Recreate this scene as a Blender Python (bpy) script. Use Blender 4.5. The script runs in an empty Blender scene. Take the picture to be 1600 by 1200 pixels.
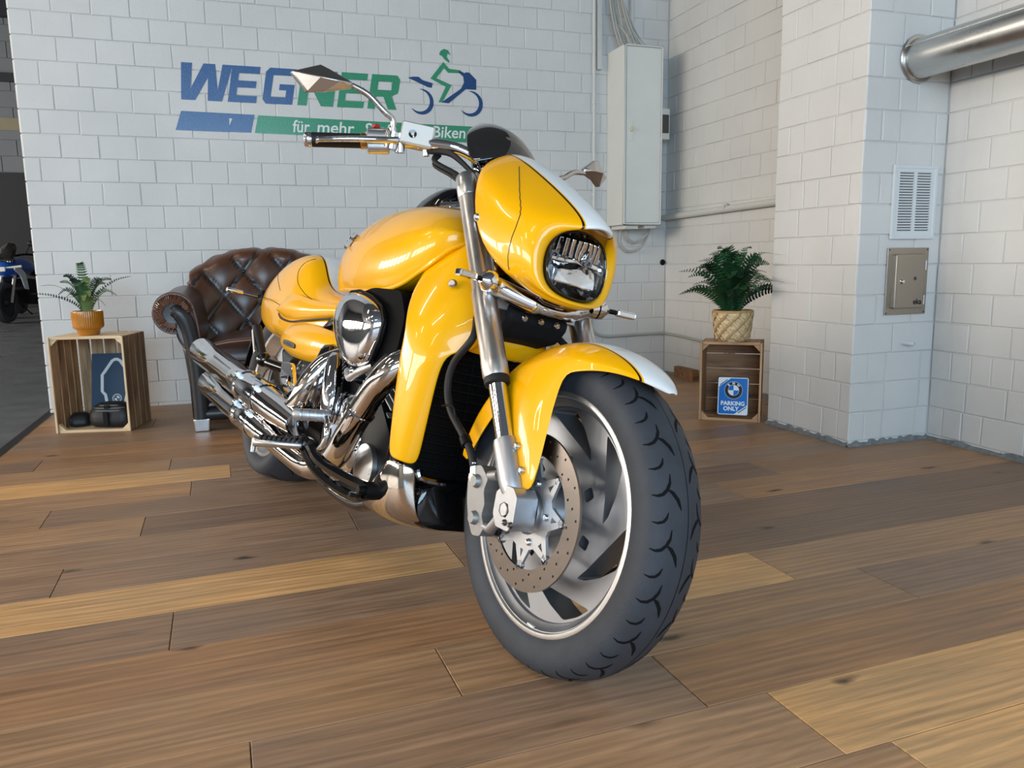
import bpy, bmesh, math, random
from mathutils import Vector, Matrix
from mathutils.geometry import tessellate_polygon
random.seed(7)
PI = math.pi
scene = bpy.context.scene
COL = scene.collection

# ---------------------------------------------------------------- camera
cam_d = bpy.data.cameras.new('camera')
cam = bpy.data.objects.new('camera', cam_d)
COL.objects.link(cam)
PITCH, ROLL, YAW, CAMH = .156503, -.014715, .332407, .8174
fw = Vector((math.sin(YAW)*math.cos(PITCH), math.cos(YAW)*math.cos(PITCH), -math.sin(PITCH)))
r0 = Vector((math.cos(YAW), -math.sin(YAW), 0)); u0 = r0.cross(fw)
rt = math.cos(ROLL)*r0 + math.sin(ROLL)*u0
up = -math.sin(ROLL)*r0 + math.cos(ROLL)*u0
cam.matrix_world = Matrix(((rt.x, up.x, -fw.x, 0), (rt.y, up.y, -fw.y, 0), (rt.z, up.z, -fw.z, CAMH), (0, 0, 0, 1)))
cam_d.sensor_width = 36; cam_d.lens = 1221.4*36/1600; cam_d.clip_start = .02
scene.camera = cam

# ---------------------------------------------------------------- light, exposure
scene.view_settings.view_transform = 'Standard'
scene.view_settings.look = 'None'
scene.view_settings.gamma = 1
scene.view_settings.use_curve_mapping = False
scene.view_settings.exposure = 0.55
wld = bpy.data.worlds.new('world'); scene.world = wld; wld.use_nodes = True
bg = wld.node_tree.nodes['Background']
bg.inputs[0].default_value = (.72, .84, 1, 1); bg.inputs[1].default_value = .6
WIN_COOL = ((.54, .78, 1.0), 8.0)     # daylight of the gate and windows behind the viewer
WIN_SIDE = ((1.0, .91, .80), 19.0)      # row of windows along the hall's long side
LAMP = ((1.0, .89, .76), 26.0)         # ceiling light strips

cy = scene.cycles
cy.max_bounces = 5; cy.diffuse_bounces = 3; cy.glossy_bounces = 3; cy.transmission_bounces = 4; cy.transparent_max_bounces = 6
cy.caustics_reflective = False; cy.caustics_refractive = False

# ---------------------------------------------------------------- materials
def lin(c):
    f = lambda v: v/12.92 if v <= .04045 else ((v+.055)/1.055)**2.4
    return tuple(f(v/255) for v in c)+(1,)
MATS = {}
def newmat(name):
    m = bpy.data.materials.new(name); m.use_nodes = True
    MATS[name] = m
    nt = m.node_tree
    return m, nt, nt.nodes['Principled BSDF']
def N(nt, t, **kw):
    n = nt.nodes.new(t)
    for k, v in kw.items():
        if k in ('ins',):
            for a, b in v.items(): n.inputs[a].default_value = b
        else: setattr(n, k, v)
    return n
def L(nt, a, b): nt.links.new(a, b)
def P(name, col, rough=.5, metal=0, coat=0, trans=0, ior=1.45, var=0, vscale=8, bump=0, bscale=60, spec=.5, emit=None, stretch=None, coat_r=.03, rvar=0):
    m, nt, b = newmat(name)
    c = lin(col)
    b.inputs['Base Color'].default_value = c
    b.inputs['Roughness'].default_value = rough
    b.inputs['Metallic'].default_value = metal
    b.inputs['Coat Weight'].default_value = coat
    b.inputs['Coat Roughness'].default_value = coat_r
    b.inputs['Transmission Weight'].default_value = trans
    b.inputs['IOR'].default_value = ior
    b.inputs['Specular IOR Level'].default_value = spec
    if emit:
        b.inputs['Emission Color'].default_value = tuple(emit[0])+(1,)
        b.inputs['Emission Strength'].default_value = emit[1]
    if var or bump or rvar:
        tc = N(nt, 'ShaderNodeTexCoord'); mp = N(nt, 'ShaderNodeMapping')
        if stretch: mp.inputs['Scale'].default_value = stretch
        L(nt, tc.outputs['Object'], mp.inputs['Vector'])
    if var or rvar:
        nz = N(nt, 'ShaderNodeTexNoise', ins={'Scale': vscale, 'Detail': 5, 'Roughness': .6}); L(nt, mp.outputs[0], nz.inputs['Vector'])
        if var:
            rp = N(nt, 'ShaderNodeMapRange', ins={'From Min': .25, 'From Max': .75, 'To Min': 1-var, 'To Max': 1+var*.6})
            L(nt, nz.outputs['Fac'], rp.inputs['Value'])
            mx = N(nt, 'ShaderNodeMix', data_type='RGBA', blend_type='MULTIPLY', ins={'Factor': 1.0, 6: c})
            L(nt, rp.outputs[0], mx.inputs[7]); L(nt, mx.outputs[2], b.inputs['Base Color'])
        if rvar:
            rr = N(nt, 'ShaderNodeMapRange', ins={'From Min': .3, 'From Max': .7, 'To Min': max(.02, rough-rvar), 'To Max': rough+rvar})
            L(nt, nz.outputs['Fac'], rr.inputs['Value']); L(nt, rr.outputs[0], b.inputs['Roughness'])
    if bump:
        nb = N(nt, 'ShaderNodeTexNoise', ins={'Scale': bscale, 'Detail': 4}); L(nt, mp.outputs[0], nb.inputs['Vector'])
        bp = N(nt, 'ShaderNodeBump', ins={'Strength': bump, 'Distance': .004}); L(nt, nb.outputs['Fac'], bp.inputs['Height'])
        L(nt, bp.outputs[0], b.inputs['Normal'])
    return m

# ---------------------------------------------------------------- mesh helpers
def V(*a): return Vector(a)
class MB:
    """collects geometry of ONE mesh object"""
    def __init__(s): s.v = []; s.f = []; s.m = []; s.mi = 0
    def vert(s, p): s.v.append(tuple(p)); return len(s.v)-1
    def face(s, idx): s.f.append(tuple(idx)); s.m.append(s.mi)
    def box(s, c, d, rot=None):
        cx, cy, cz = c; hx, hy, hz = d[0]/2, d[1]/2, d[2]/2
        i = len(s.v)
        for x, y, z in ((-1,-1,-1),(1,-1,-1),(1,1,-1),(-1,1,-1),(-1,-1,1),(1,-1,1),(1,1,1),(-1,1,1)):
            p = Vector((x*hx, y*hy, z*hz))
            if rot: p = rot @ p
            s.v.append((cx+p.x, cy+p.y, cz+p.z))
        for q in ((0,3,2,1),(4,5,6,7),(0,1,5,4),(1,2,6,5),(2,3,7,6),(3,0,4,7)): s.face([i+k for k in q])
        return s
    def loft(s, secs, closed=True, caps=True):
        n = len(secs[0]); i = len(s.v)
        for sec in secs:
            for p in sec: s.v.append(tuple(p))
        for a in range(len(secs)-1):
            for k in range(n if closed else n-1):
                k2 = (k+1) % n
                s.face((i+a*n+k, i+a*n+k2, i+(a+1)*n+k2, i+(a+1)*n+k))
        if caps and closed:
            s.face([i+k for k in range(n)][::-1]); s.face([i+(len(secs)-1)*n+k for k in range(n)])
        return s
    def grid(s, rows, flip=False):
        n = len(rows[0]); i = len(s.v)
        for r in rows:
            for p in r: s.v.append(tuple(p))
        for a in range(len(rows)-1):
            for k in range(n-1):
                q = (i+a*n+k, i+a*n+k+1, i+(a+1)*n+k+1, i+(a+1)*n+k)
                s.face(q[::-1] if flip else q)
        return s
    def tube(s, pts, r, n=10, caps=True, flat=None):
        pts = [Vector(p) for p in pts]
        rs = r if isinstance(r, (list, tuple)) else [r]*len(pts)
        secs = []; prev = None
        for k, p in enumerate(pts):
            t = (pts[min(k+1, len(pts)-1)]-pts[max(k-1, 0)]).normalized()
            if prev is None:
                a = t.orthogonal().normalized() if flat is None else (Vector(flat)-t*t.dot(Vector(flat))).normalized()
            else:
                a = (prev-t*prev.dot(t)).normalized()
            prev = a; b = t.cross(a)
            secs.append([p+(a*math.cos(2*PI*j/n)+b*math.sin(2*PI*j/n))*rs[k] for j in range(n)])
        return s.loft(secs, True, caps)
    def lathe(s, prof, org, axis, n=32, closed=False, a0=0, a1=2*PI):
        """prof: (r, h) pairs along axis"""
        org = Vector(org); ax = Vector(axis).normalized(); a = ax.orthogonal().normalized()
        if abs(ax.z) < .9: a = (Vector((0,0,1))-ax*ax.z).normalized()
        b = ax.cross(a); i = len(s.v); m = len(prof)
        full = abs(a1-a0-2*PI) < 1e-6; cnt = n if full else n+1
        for j in range(cnt):
            t = a0+(a1-a0)*j/n; d = a*math.cos(t)+b*math.sin(t)
            for r, h in prof: s.v.append(tuple(org+ax*h+d*r))
        for j in range(n):
            j2 = (j+1) % cnt
            for k in range(m if closed else m-1):
                k2 = (k+1) % m
                s.face((i+j*m+k, i+j2*m+k, i+j2*m+k2, i+j*m+k2))
        return s
    def plate(s, loops, fn, t0, t1):
        """2-D polygon with holes (loops[0] outer), fn(u, v, t) -> point; thickness from t0 to t1"""
        tri = tessellate_polygon([[Vector((p[0], p[1], 0)) for p in l] for l in loops])
        flat = [p for l in loops for p in l]
        i = len(s.v); n = len(flat)
        for t in (t0, t1):
            for p in flat: s.v.append(tuple(fn(p[0], p[1], t)))
        for a, b, c in tri:
            s.face((i+a, i+b, i+c)); s.face((i+n+c, i+n+b, i+n+a))
        o = 0
        for l in loops:
            m = len(l)
            for k in range(m):
                k2 = (k+1) % m
                s.face((i+o+k, i+o+k2, i+n+o+k2, i+n+o+k))
            o += m
        return s
    def ball(s, c, r, n=12, m=8):
        rx, ry, rz = r if isinstance(r, (tuple, list)) else (r, r, r)
        secs = []
        for k in range(m+1):
            t = -PI/2+PI*k/m; ct = max(math.cos(t), .01)
            secs.append([(c[0]+rx*ct*math.cos(2*PI*j/n), c[1]+ry*ct*math.sin(2*PI*j/n), c[2]+rz*math.sin(t)) for j in range(n)])
        return s.loft(secs)
    def build(s, name, mats, parent=None, smooth=40, bevel=0, subsurf=0, solid=0, segs=2, norm=True, loc=None):
        me = bpy.data.meshes.new(name)
        me.from_pydata(s.v, [], s.f)
        if not isinstance(mats, (list, tuple)): mats = [mats]
        for m in mats: me.materials.append(MATS[m] if isinstance(m, str) else m)
        me.polygons.foreach_set('material_index', s.m)
        bm = bmesh.new(); bm.from_mesh(me)
        bmesh.ops.remove_doubles(bm, verts=bm.verts, dist=1e-5)
        if norm: bmesh.ops.recalc_face_normals(bm, faces=bm.faces)
        for f in bm.faces: f.smooth = smooth > 0
        if smooth and not subsurf:
            lim = math.radians(smooth)
            for e in bm.edges:
                if len(e.link_faces) == 2 and e.calc_face_angle(0) > lim: e.smooth = False
        bm.to_mesh(me); bm.free()
        o = bpy.data.objects.new(name, me); COL.objects.link(o)
        if loc is not None: o.location = loc
        if parent: o.parent = parent
        if solid:
            md = o.modifiers.new('solid', 'SOLIDIFY'); md.thickness = solid; md.offset = -1
        if bevel:
            md = o.modifiers.new('bevel', 'BEVEL'); md.width = bevel; md.segments = segs; md.limit_method = 'ANGLE'; md.angle_limit = math.radians(35)
        if subsurf:
            md = o.modifiers.new('subd', 'SUBSURF'); md.levels = subsurf; md.render_levels = subsurf
        return o
def empty(name, parent=None, loc=(0, 0, 0), rz=0):
    o = bpy.data.objects.new(name, None); COL.objects.link(o)
    o.location = loc; o.rotation_euler = (0, 0, rz); o.empty_display_size = .05
    if parent: o.parent = parent
    return o
def tag(o, label, cat, group=None):
    o['label'] = label; o['category'] = cat
    if group: o['group'] = group
    return o
def struct(o): o['kind'] = 'structure'; return o
def spline(pts, n=6):
    """Catmull-Rom through 3-D points"""
    pts = [Vector(p) for p in pts]; out = []
    for i in range(len(pts)-1):
        p0 = pts[max(i-1, 0)]; p1 = pts[i]; p2 = pts[i+1]; p3 = pts[min(i+2, len(pts)-1)]
        for k in range(n):
            t = k/n
            out.append(.5*((2*p1)+(p2-p0)*t+(2*p0-5*p1+4*p2-p3)*t*t+(3*p1-p0-3*p2+p3)*t**3))
    out.append(pts[-1]); return out
def snap(o, pts, lift=.001):
    """points moved onto the surface of a finished object (its own local frame), lifted along the normal"""
    dg = bpy.context.evaluated_depsgraph_get(); ev = o.evaluated_get(dg); out = []
    for p in pts:
        ok, co, nn, _ = ev.closest_point_on_mesh(Vector(p))
        if (Vector(p)-co).dot(nn) < 0 and nn.dot(Vector((0, p[1], 0))) < 0: nn = -nn
        out.append((co+nn*lift, nn))
    return out
def circ(r, n, c=(0, 0), a0=0): return [(c[0]+r*math.cos(a0+2*PI*k/n), c[1]+r*math.sin(a0+2*PI*k/n)) for k in range(n)]
# ---------------------------------------------------------------- material set
def paint_mat(name, stripe=None, zmin=None):
    """clear-coated yellow paint; stripe = (white half width, line in, line out) about the local y = 0 plane"""
    m, nt, b = newmat(name)
    b.inputs['Roughness'].default_value = .28
    b.inputs['Coat Weight'].default_value = .7; b.inputs['Coat Roughness'].default_value = .02; b.inputs['Coat IOR'].default_value = 1.42
    Y = lin((255, 184, 0)); b.inputs['Specular IOR Level'].default_value = .25
    b.inputs['Base Color'].default_value = Y
    if stripe:
        tc = N(nt, 'ShaderNodeTexCoord'); sx = N(nt, 'ShaderNodeSeparateXYZ'); L(nt, tc.outputs['Object'], sx.inputs[0])
        ab = N(nt, 'ShaderNodeMath', operation='ABSOLUTE'); L(nt, sx.outputs['Y'], ab.inputs[0])
        w = N(nt, 'ShaderNodeMath', operation='LESS_THAN'); L(nt, ab.outputs[0], w.inputs[0]); w.inputs[1].default_value = stripe[0]
        g = N(nt, 'ShaderNodeMath', operation='GREATER_THAN'); L(nt, ab.outputs[0], g.inputs[0]); g.inputs[1].default_value = stripe[1]
        l = N(nt, 'ShaderNodeMath', operation='LESS_THAN'); L(nt, ab.outputs[0], l.inputs[0]); l.inputs[1].default_value = stripe[2]
        k = N(nt, 'ShaderNodeMath', operation='MULTIPLY'); L(nt, g.outputs[0], k.inputs[0]); L(nt, l.outputs[0], k.inputs[1])
        if zmin is not None:      # the stripe stops above this height
            zz = N(nt, 'ShaderNodeMath', operation='GREATER_THAN'); L(nt, sx.outputs['Z'], zz.inputs[0]); zz.inputs[1].default_value = zmin
            w0, k0 = w, k
            w = N(nt, 'ShaderNodeMath', operation='MULTIPLY'); L(nt, w0.outputs[0], w.inputs[0]); L(nt, zz.outputs[0], w.inputs[1])
            k = N(nt, 'ShaderNodeMath', operation='MULTIPLY'); L(nt, k0.outputs[0], k.inputs[0]); L(nt, zz.outputs[0], k.inputs[1])
        m1 = N(nt, 'ShaderNodeMix', data_type='RGBA'); m1.inputs[6].default_value = Y; m1.inputs[7].default_value = lin((236, 240, 242)); L(nt, w.outputs[0], m1.inputs[0])
        m2 = N(nt, 'ShaderNodeMix', data_type='RGBA'); m2.inputs[7].default_value = lin((18, 14, 12)); L(nt, m1.outputs[2], m2.inputs[6]); L(nt, k.outputs[0], m2.inputs[0])
        L(nt, m2.outputs[2], b.inputs['Base Color'])
    return m
paint_mat('yellow_paint'); paint_mat('cowl_paint', (.036, .0385, .0425), .80); paint_mat('fender_paint', (.040, .0425, .0455)); paint_mat('seat_paint', (.080, .083, .088))
P('chrome', (225, 226, 230), .06, 1); P('chrome_dark', (120, 120, 124), .09, 1); P('chrome_mid', (200, 198, 197), .26, 1); P('satin_metal', (205, 206, 208), .32, 1, rvar=.06, vscale=30)
P('fork_metal', (214, 212, 210), .34, 1, stretch=(1, 1, .05), rvar=.05, vscale=60)
P('cast_alloy', (184, 186, 190), .42, .85, var=.05, vscale=50); P('caliper_alloy', (150, 150, 150), .5, .8, var=.06, vscale=60); P('rim_alloy', (162, 165, 171), .40, .9); P('rim_lip', (214, 214, 214), .33, .9)
P('disc_steel', (128, 120, 114), .3, 1)
P('tyre_rubber', (58, 62, 69), .62, var=.18, vscale=22, bump=.15, bscale=200, spec=.4); P('tyre_groove', (16, 17, 19), .85, spec=.2); P('tyre_text', (70, 72, 75), .7)
P('black_plastic', (10, 10, 11), .5, spec=.22); P('airbox_black', (12, 12, 13), .7, spec=.08); P('black_gloss', (10, 10, 12), .12, coat=.6); P('black_matt', (18, 18, 20), .75, spec=.3); P('rubber', (22, 22, 24), .6)
P('smoke_screen', (48, 46, 46), .04, trans=.55, ior=1.45, coat=1); P('lens_clear', (250, 250, 250), .01, trans=1, ior=1.3); P('reflector', (230, 232, 235), .07, 1, bump=.25, bscale=55)
P('amber', (240, 150, 40), .15, trans=.3); P('red_plastic', (175, 40, 35), .4)
P('white_gloss', (235, 237, 238), .15, coat=1); P('badge_black', (20, 18, 16), .3); P('gold_metal', (196, 150, 90), .25, 1)
P('header_chrome', (214, 206, 198), .07, 1)
# setting
def wall_mat(name, col):
    m, nt, b = newmat(name)
    b.inputs['Roughness'].default_value = .55
    tc = N(nt, 'ShaderNodeTexCoord'); gm = N(nt, 'ShaderNodeNewGeometry')
    nz = N(nt, 'ShaderNodeTexNoise', ins={'Scale': 1.6, 'Detail': 3, 'Roughness': .65}); L(nt, gm.outputs['Position'], nz.inputs['Vector'])
    rp = N(nt, 'ShaderNodeMapRange', ins={'From Min': .3, 'From Max': .7, 'To Min': .93, 'To Max': 1.04}); L(nt, nz.outputs['Fac'], rp.inputs['Value'])
    mx = N(nt, 'ShaderNodeMix', data_type='RGBA', blend_type='MULTIPLY', ins={'Factor': 1.0, 6: lin(col)}); L(nt, rp.outputs[0], mx.inputs[7]); L(nt, mx.outputs[2], b.inputs['Base Color'])
    n2 = N(nt, 'ShaderNodeTexNoise', ins={'Scale': 55, 'Detail': 3, 'Roughness': .7}); L(nt, gm.outputs['Position'], n2.inputs['Vector'])
    n3 = N(nt, 'ShaderNodeTexNoise', ins={'Scale': 9, 'Detail': 3}); L(nt, gm.outputs['Position'], n3.inputs['Vector'])
    ad = N(nt, 'ShaderNodeMath', operation='ADD'); L(nt, n2.outputs['Fac'], ad.inputs[0]); L(nt, n3.outputs['Fac'], ad.inputs[1])
    bp = N(nt, 'ShaderNodeBump', ins={'Strength': .22, 'Distance': .006}); L(nt, ad.outputs[0], bp.inputs['Height']); L(nt, bp.outputs[0], b.inputs['Normal'])
    return m
wall_mat('brick_paint', (216, 215, 212)); wall_mat('mortar_paint', (206, 205, 202)); wall_mat('far_block', (120, 126, 132)); wall_mat('far_band', (150, 140, 118)); P('plaster', (150, 148, 144), .7); P('ceiling_paint', (104, 104, 106), .8)
def plank_mat():
    m, nt, b = newmat('plank')
    oi = N(nt, 'ShaderNodeObjectInfo'); tc = N(nt, 'ShaderNodeTexCoord')
    sc = N(nt, 'ShaderNodeVectorMath', operation='SCALE'); L(nt, oi.outputs['Random'], sc.inputs['Scale']); sc.inputs[0].default_value = (37, 19, 5)
    ad = N(nt, 'ShaderNodeVectorMath', operation='ADD'); L(nt, tc.outputs['Object'], ad.inputs[0]); L(nt, sc.outputs[0], ad.inputs[1])
    # long tone drift along the plank
    mp0 = N(nt, 'ShaderNodeMapping', ins={'Scale': (1.6, 3.0, 1)}); L(nt, ad.outputs[0], mp0.inputs[0])
    n0 = N(nt, 'ShaderNodeTexNoise', ins={'Scale': 1.0, 'Detail': 3}); L(nt, mp0.outputs[0], n0.inputs['Vector'])
    # grain
    mp1 = N(nt, 'ShaderNodeMapping', ins={'Scale': (3.0, 55, 1)}); L(nt, ad.outputs[0], mp1.inputs[0])
    n1 = N(nt, 'ShaderNodeTexNoise', ins={'Scale': 1.0, 'Detail': 7, 'Roughness': .68, 'Distortion': .6}); L(nt, mp1.outputs[0], n1.inputs['Vector'])
    mp2 = N(nt, 'ShaderNodeMapping', ins={'Scale': (1.3, 9, 1)}); L(nt, ad.outputs[0], mp2.inputs[0])
    wv = N(nt, 'ShaderNodeTexWave', bands_direction='Y', ins={'Scale': 1.5, 'Distortion': 7, 'Detail': 3, 'Detail Scale': 1.2}); L(nt, mp2.outputs[0], wv.inputs['Vector'])
    # knots and cracks
    mp3 = N(nt, 'ShaderNodeMapping', ins={'Scale': (2.2, 6.5, 1)}); L(nt, ad.outputs[0], mp3.inputs[0])
    n4 = N(nt, 'ShaderNodeTexNoise', ins={'Scale': 9, 'Detail': 4}); L(nt, ad.outputs[0], n4.inputs['Vector'])
    mv = N(nt, 'ShaderNodeVectorMath', operation='MULTIPLY_ADD'); L(nt, n4.outputs['Color'], mv.inputs[0]); mv.inputs[1].default_value = (.22, .22, 0); L(nt, mp3.outputs[0], mv.inputs[2])
    vo = N(nt, 'ShaderNodeTexVoronoi', ins={'Scale': .8}); L(nt, mv.outputs[0], vo.inputs['Vector'])
    kn = N(nt, 'ShaderNodeMapRange', ins={'From Min': .03, 'From Max': .085, 'To Min': .16, 'To Max': 1.0}); L(nt, vo.outputs['Distance'], kn.inputs['Value'])
    # combine: tone * (.78+.4 grain) etc.
    g1 = N(nt, 'ShaderNodeMapRange', ins={'From Min': .3, 'From Max': .7, 'To Min': .64, 'To Max': 1.28}); L(nt, n1.outputs['Fac'], g1.inputs['Value'])
    g2 = N(nt, 'ShaderNodeMapRange', ins={'To Min': .9, 'To Max': 1.08}); L(nt, wv.outputs['Fac'], g2.inputs['Value'])
    g0 = N(nt, 'ShaderNodeMapRange', ins={'From Min': .36, 'From Max': .66, 'To Min': .0, 'To Max': 1.0}); L(nt, n0.outputs['Fac'], g0.inputs['Value'])
    hs = N(nt, 'ShaderNodeMix', data_type='RGBA', blend_type='MULTIPLY'); hs.inputs[7].default_value = (1.25, 1.16, 1.0, 1)
    L(nt, g0.outputs[0], hs.inputs[0]); L(nt, oi.outputs['Color'], hs.inputs[6])
    a = N(nt, 'ShaderNodeMath', operation='MULTIPLY'); L(nt, g1.outputs[0], a.inputs[0]); L(nt, g2.outputs[0], a.inputs[1])
    a2 = N(nt, 'ShaderNodeMath', operation='MULTIPLY'); L(nt, a.outputs[0], a2.inputs[0]); L(nt, kn.outputs[0], a2.inputs[1])
    mx = N(nt, 'ShaderNodeMix', data_type='RGBA', blend_type='MULTIPLY', ins={'Factor': 1.0}); L(nt, hs.outputs[2], mx.inputs[6]); L(nt, a2.outputs[0], mx.inputs[7])
    L(nt, mx.outputs[2], b.inputs['Base Color'])
    rr = N(nt, 'ShaderNodeMapRange', ins={'From Min': .3, 'From Max': .7, 'To Min': .36, 'To Max': .56}); L(nt, n1.outputs['Fac'], rr.inputs['Value']); L(nt, rr.outputs[0], b.inputs['Roughness'])
    bp = N(nt, 'ShaderNodeBump', ins={'Strength': .12, 'Distance': .002}); L(nt, n1.outputs['Fac'], bp.inputs['Height']); L(nt, bp.outputs[0], b.inputs['Normal'])
plank_mat()
P('floor_gap', (38, 28, 22), .9); P('asphalt', (104, 108, 113), .38, var=.25, vscale=4, bump=.3, bscale=90, rvar=.12); P('edge_strip', (40, 40, 42), .5)
def crate_mat(name, c, dark):
    m, nt, b = newmat(name); b.inputs['Roughness'].default_value = .62
    oi = N(nt, 'ShaderNodeObjectInfo'); tc = N(nt, 'ShaderNodeTexCoord')
    sc = N(nt, 'ShaderNodeVectorMath', operation='SCALE'); L(nt, oi.outputs['Random'], sc.inputs['Scale']); sc.inputs[0].default_value = (11, 23, 17)
    ad = N(nt, 'ShaderNodeVectorMath', operation='ADD'); L(nt, tc.outputs['Object'], ad.inputs[0]); L(nt, sc.outputs[0], ad.inputs[1])
    mp = N(nt, 'ShaderNodeMapping', ins={'Scale': (3, 40, 40)}); L(nt, ad.outputs[0], mp.inputs[0])
    n1 = N(nt, 'ShaderNodeTexNoise', ins={'Scale': 1, 'Detail': 6, 'Distortion': 1.2}); L(nt, mp.outputs[0], n1.inputs['Vector'])
    mp2 = N(nt, 'ShaderNodeMapping', ins={'Scale': (4, 9, 9)}); L(nt, ad.outputs[0], mp2.inputs[0])
    n2 = N(nt, 'ShaderNodeTexNoise', ins={'Scale': 1, 'Detail': 4}); L(nt, mp2.outputs[0], n2.inputs['Vector'])
    cr = N(nt, 'ShaderNodeValToRGB'); cr.color_ramp.elements[0].position = .3; cr.color_ramp.elements[0].color = lin(dark); cr.color_ramp.elements[1].position = .62; cr.color_ramp.elements[1].color = lin(c)
    av = N(nt, 'ShaderNodeMath', operation='ADD'); L(nt, n1.outputs['Fac'], av.inputs[0]); L(nt, n2.outputs['Fac'], av.inputs[1])
    hv = N(nt, 'ShaderNodeMath', operation='MULTIPLY'); L(nt, av.outputs[0], hv.inputs[0]); hv.inputs[1].default_value = .5
    L(nt, hv.outputs[0], cr.inputs[0]); L(nt, cr.outputs[0], b.inputs['Base Color'])
crate_mat('crate_wood', (205, 168, 126), (104, 70, 44)); crate_mat('crate_edge', (232, 208, 172), (196, 160, 116)); crate_mat('crate_brown', (172, 126, 86), (84, 54, 36)); crate_mat('crate_brown_edge', (204, 164, 122), (150, 106, 72))
P('pot_glaze', (186, 118, 28), .22, coat=.6, var=.12, vscale=12); P('soil', (40, 30, 22), .95)
P('basket', (190, 152, 104), .5, var=.3, vscale=60); P('basket_light', (222, 196, 150), .45, var=.2, vscale=50)
P('fern_green', (58, 98, 54), .5, var=.3, vscale=30); P('fern_pale', (128, 150, 92), .5, var=.25, vscale=30); P('fern_dark', (40, 62, 48), .5, var=.3, vscale=30)
P('pine_green', (34, 74, 42), .5, var=.35, vscale=30); P('pine_dark', (24, 50, 34), .5, var=.3, vscale=30); P('pine_mid', (48, 92, 52), .5, var=.3, vscale=30)
def leather_mat():
    m, nt, b = newmat('leather')
    b.inputs['Roughness'].default_value = .34; b.inputs['Coat Weight'].default_value = .25; b.inputs['Coat Roughness'].default_value = .25
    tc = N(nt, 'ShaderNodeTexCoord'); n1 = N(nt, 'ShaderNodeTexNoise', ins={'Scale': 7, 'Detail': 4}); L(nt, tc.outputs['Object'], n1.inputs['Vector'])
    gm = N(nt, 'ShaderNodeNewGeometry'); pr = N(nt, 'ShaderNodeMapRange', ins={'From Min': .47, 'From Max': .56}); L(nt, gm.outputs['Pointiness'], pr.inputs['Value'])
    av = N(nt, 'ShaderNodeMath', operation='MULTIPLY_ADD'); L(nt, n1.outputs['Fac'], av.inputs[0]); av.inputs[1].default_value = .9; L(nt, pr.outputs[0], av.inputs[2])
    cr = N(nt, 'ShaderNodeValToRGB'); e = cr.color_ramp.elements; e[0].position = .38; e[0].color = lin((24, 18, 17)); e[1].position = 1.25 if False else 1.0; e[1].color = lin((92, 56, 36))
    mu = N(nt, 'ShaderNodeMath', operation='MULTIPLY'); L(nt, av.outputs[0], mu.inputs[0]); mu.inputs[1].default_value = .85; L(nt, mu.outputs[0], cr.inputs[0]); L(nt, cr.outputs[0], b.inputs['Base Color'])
    n2 = N(nt, 'ShaderNodeTexNoise', ins={'Scale': 120, 'Detail': 3}); L(nt, tc.outputs['Object'], n2.inputs['Vector'])
    bp = N(nt, 'ShaderNodeBump', ins={'Strength': .12, 'Distance': .002}); L(nt, n2.outputs['Fac'], bp.inputs['Height']); L(nt, bp.outputs[0], b.inputs['Normal'])
leather_mat()
P('leather_black', (34, 33, 35), .4, bump=.12, bscale=90, coat=.2, coat_r=.2)
P('cabinet_paint', (222, 222, 216), .45, var=.05, vscale=4); P('conduit', (206, 206, 202), .5); P('cable_grey', (176, 176, 170), .55); P('brick_hole', (150, 145, 138), .9)
P('galvanised', (200, 198, 194), .30, 1, rvar=.05, vscale=8); P('steel_door', (168, 160, 150), .34, 1, rvar=.08, vscale=10)
P('vent_paint', (216, 220, 222), .5); P('dark_gap', (22, 22, 24), .9)
P('logo_blue', (8, 76, 136), .3, bump=.5, bscale=160, coat=.5, coat_r=.2); P('logo_green', (12, 136, 92), .3, bump=.5, bscale=160, coat=.5, coat_r=.2); P('logo_white', (226, 230, 228), .4)
P('logo_dark_blue', (8, 62, 116), .35, bump=.3, bscale=160)
P('folder_blue', (52, 74, 98), .65, var=.06, vscale=200); P('folder_white', (220, 226, 226), .6); P('cap_black', (24, 25, 28), .5); P('cap_grey', (126, 130, 132), .5)
P('sign_blue', (10, 112, 200), .25, coat=.5); P('sign_white', (232, 238, 246), .3); P('sign_edge', (24, 30, 42), .4); P('sign_black', (16, 16, 18), .3)
P('window_glow', (10, 10, 10), .5, emit=WIN_COOL); P('window_side_glow', (10, 10, 10), .5, emit=WIN_SIDE); P('lamp_glow', (10, 10, 10), .5, emit=LAMP); P('frame_dark', (60, 62, 66), .5)
P('far_dark', (40, 42, 46), .6); P('far_blue', (24, 82, 170), .25, coat=.6); P('far_white', (220, 225, 230), .3, coat=.4); P('far_beam', (40, 44, 52), .5); P('far_red', (170, 60, 70), .5); P('far_green', (40, 60, 46), .6)
# ================================================================ the setting
WY, RX, PX, PY0, PY1, EDGE = 4.967, 2.885, 2.447, 2.646, 3.20, -1.05   # back wall, right wall, chimney face, chimney front/back, end of back wall
CH, BL, CZ = .1258, .1916, .021          # course height, brick pitch, first bed joint
TOP = 4.2

def quad_box(name, lo, hi, mat, parent=None):
    m = MB(); m.box(((lo[0]+hi[0])/2, (lo[1]+hi[1])/2, (lo[2]+hi[2])/2), (hi[0]-lo[0], hi[1]-lo[1], hi[2]-lo[2]))
    return m.build(name, mat, parent, smooth=0)
wall_back = struct(quad_box('wall_back', (EDGE+.004, WY+.0042, -.1), (RX+.3, WY+.25, TOP), 'mortar_paint'))
wall_right = struct(quad_box('wall_right', (RX+.0042, -6, -.1), (RX+.25, WY+.25, TOP), 'mortar_paint'))
wall_chimney = struct(quad_box('wall_chimney', (PX+.0042, PY0+.0042, -.1), (RX+.05, PY1-.005, TOP), 'mortar_paint'))

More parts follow.
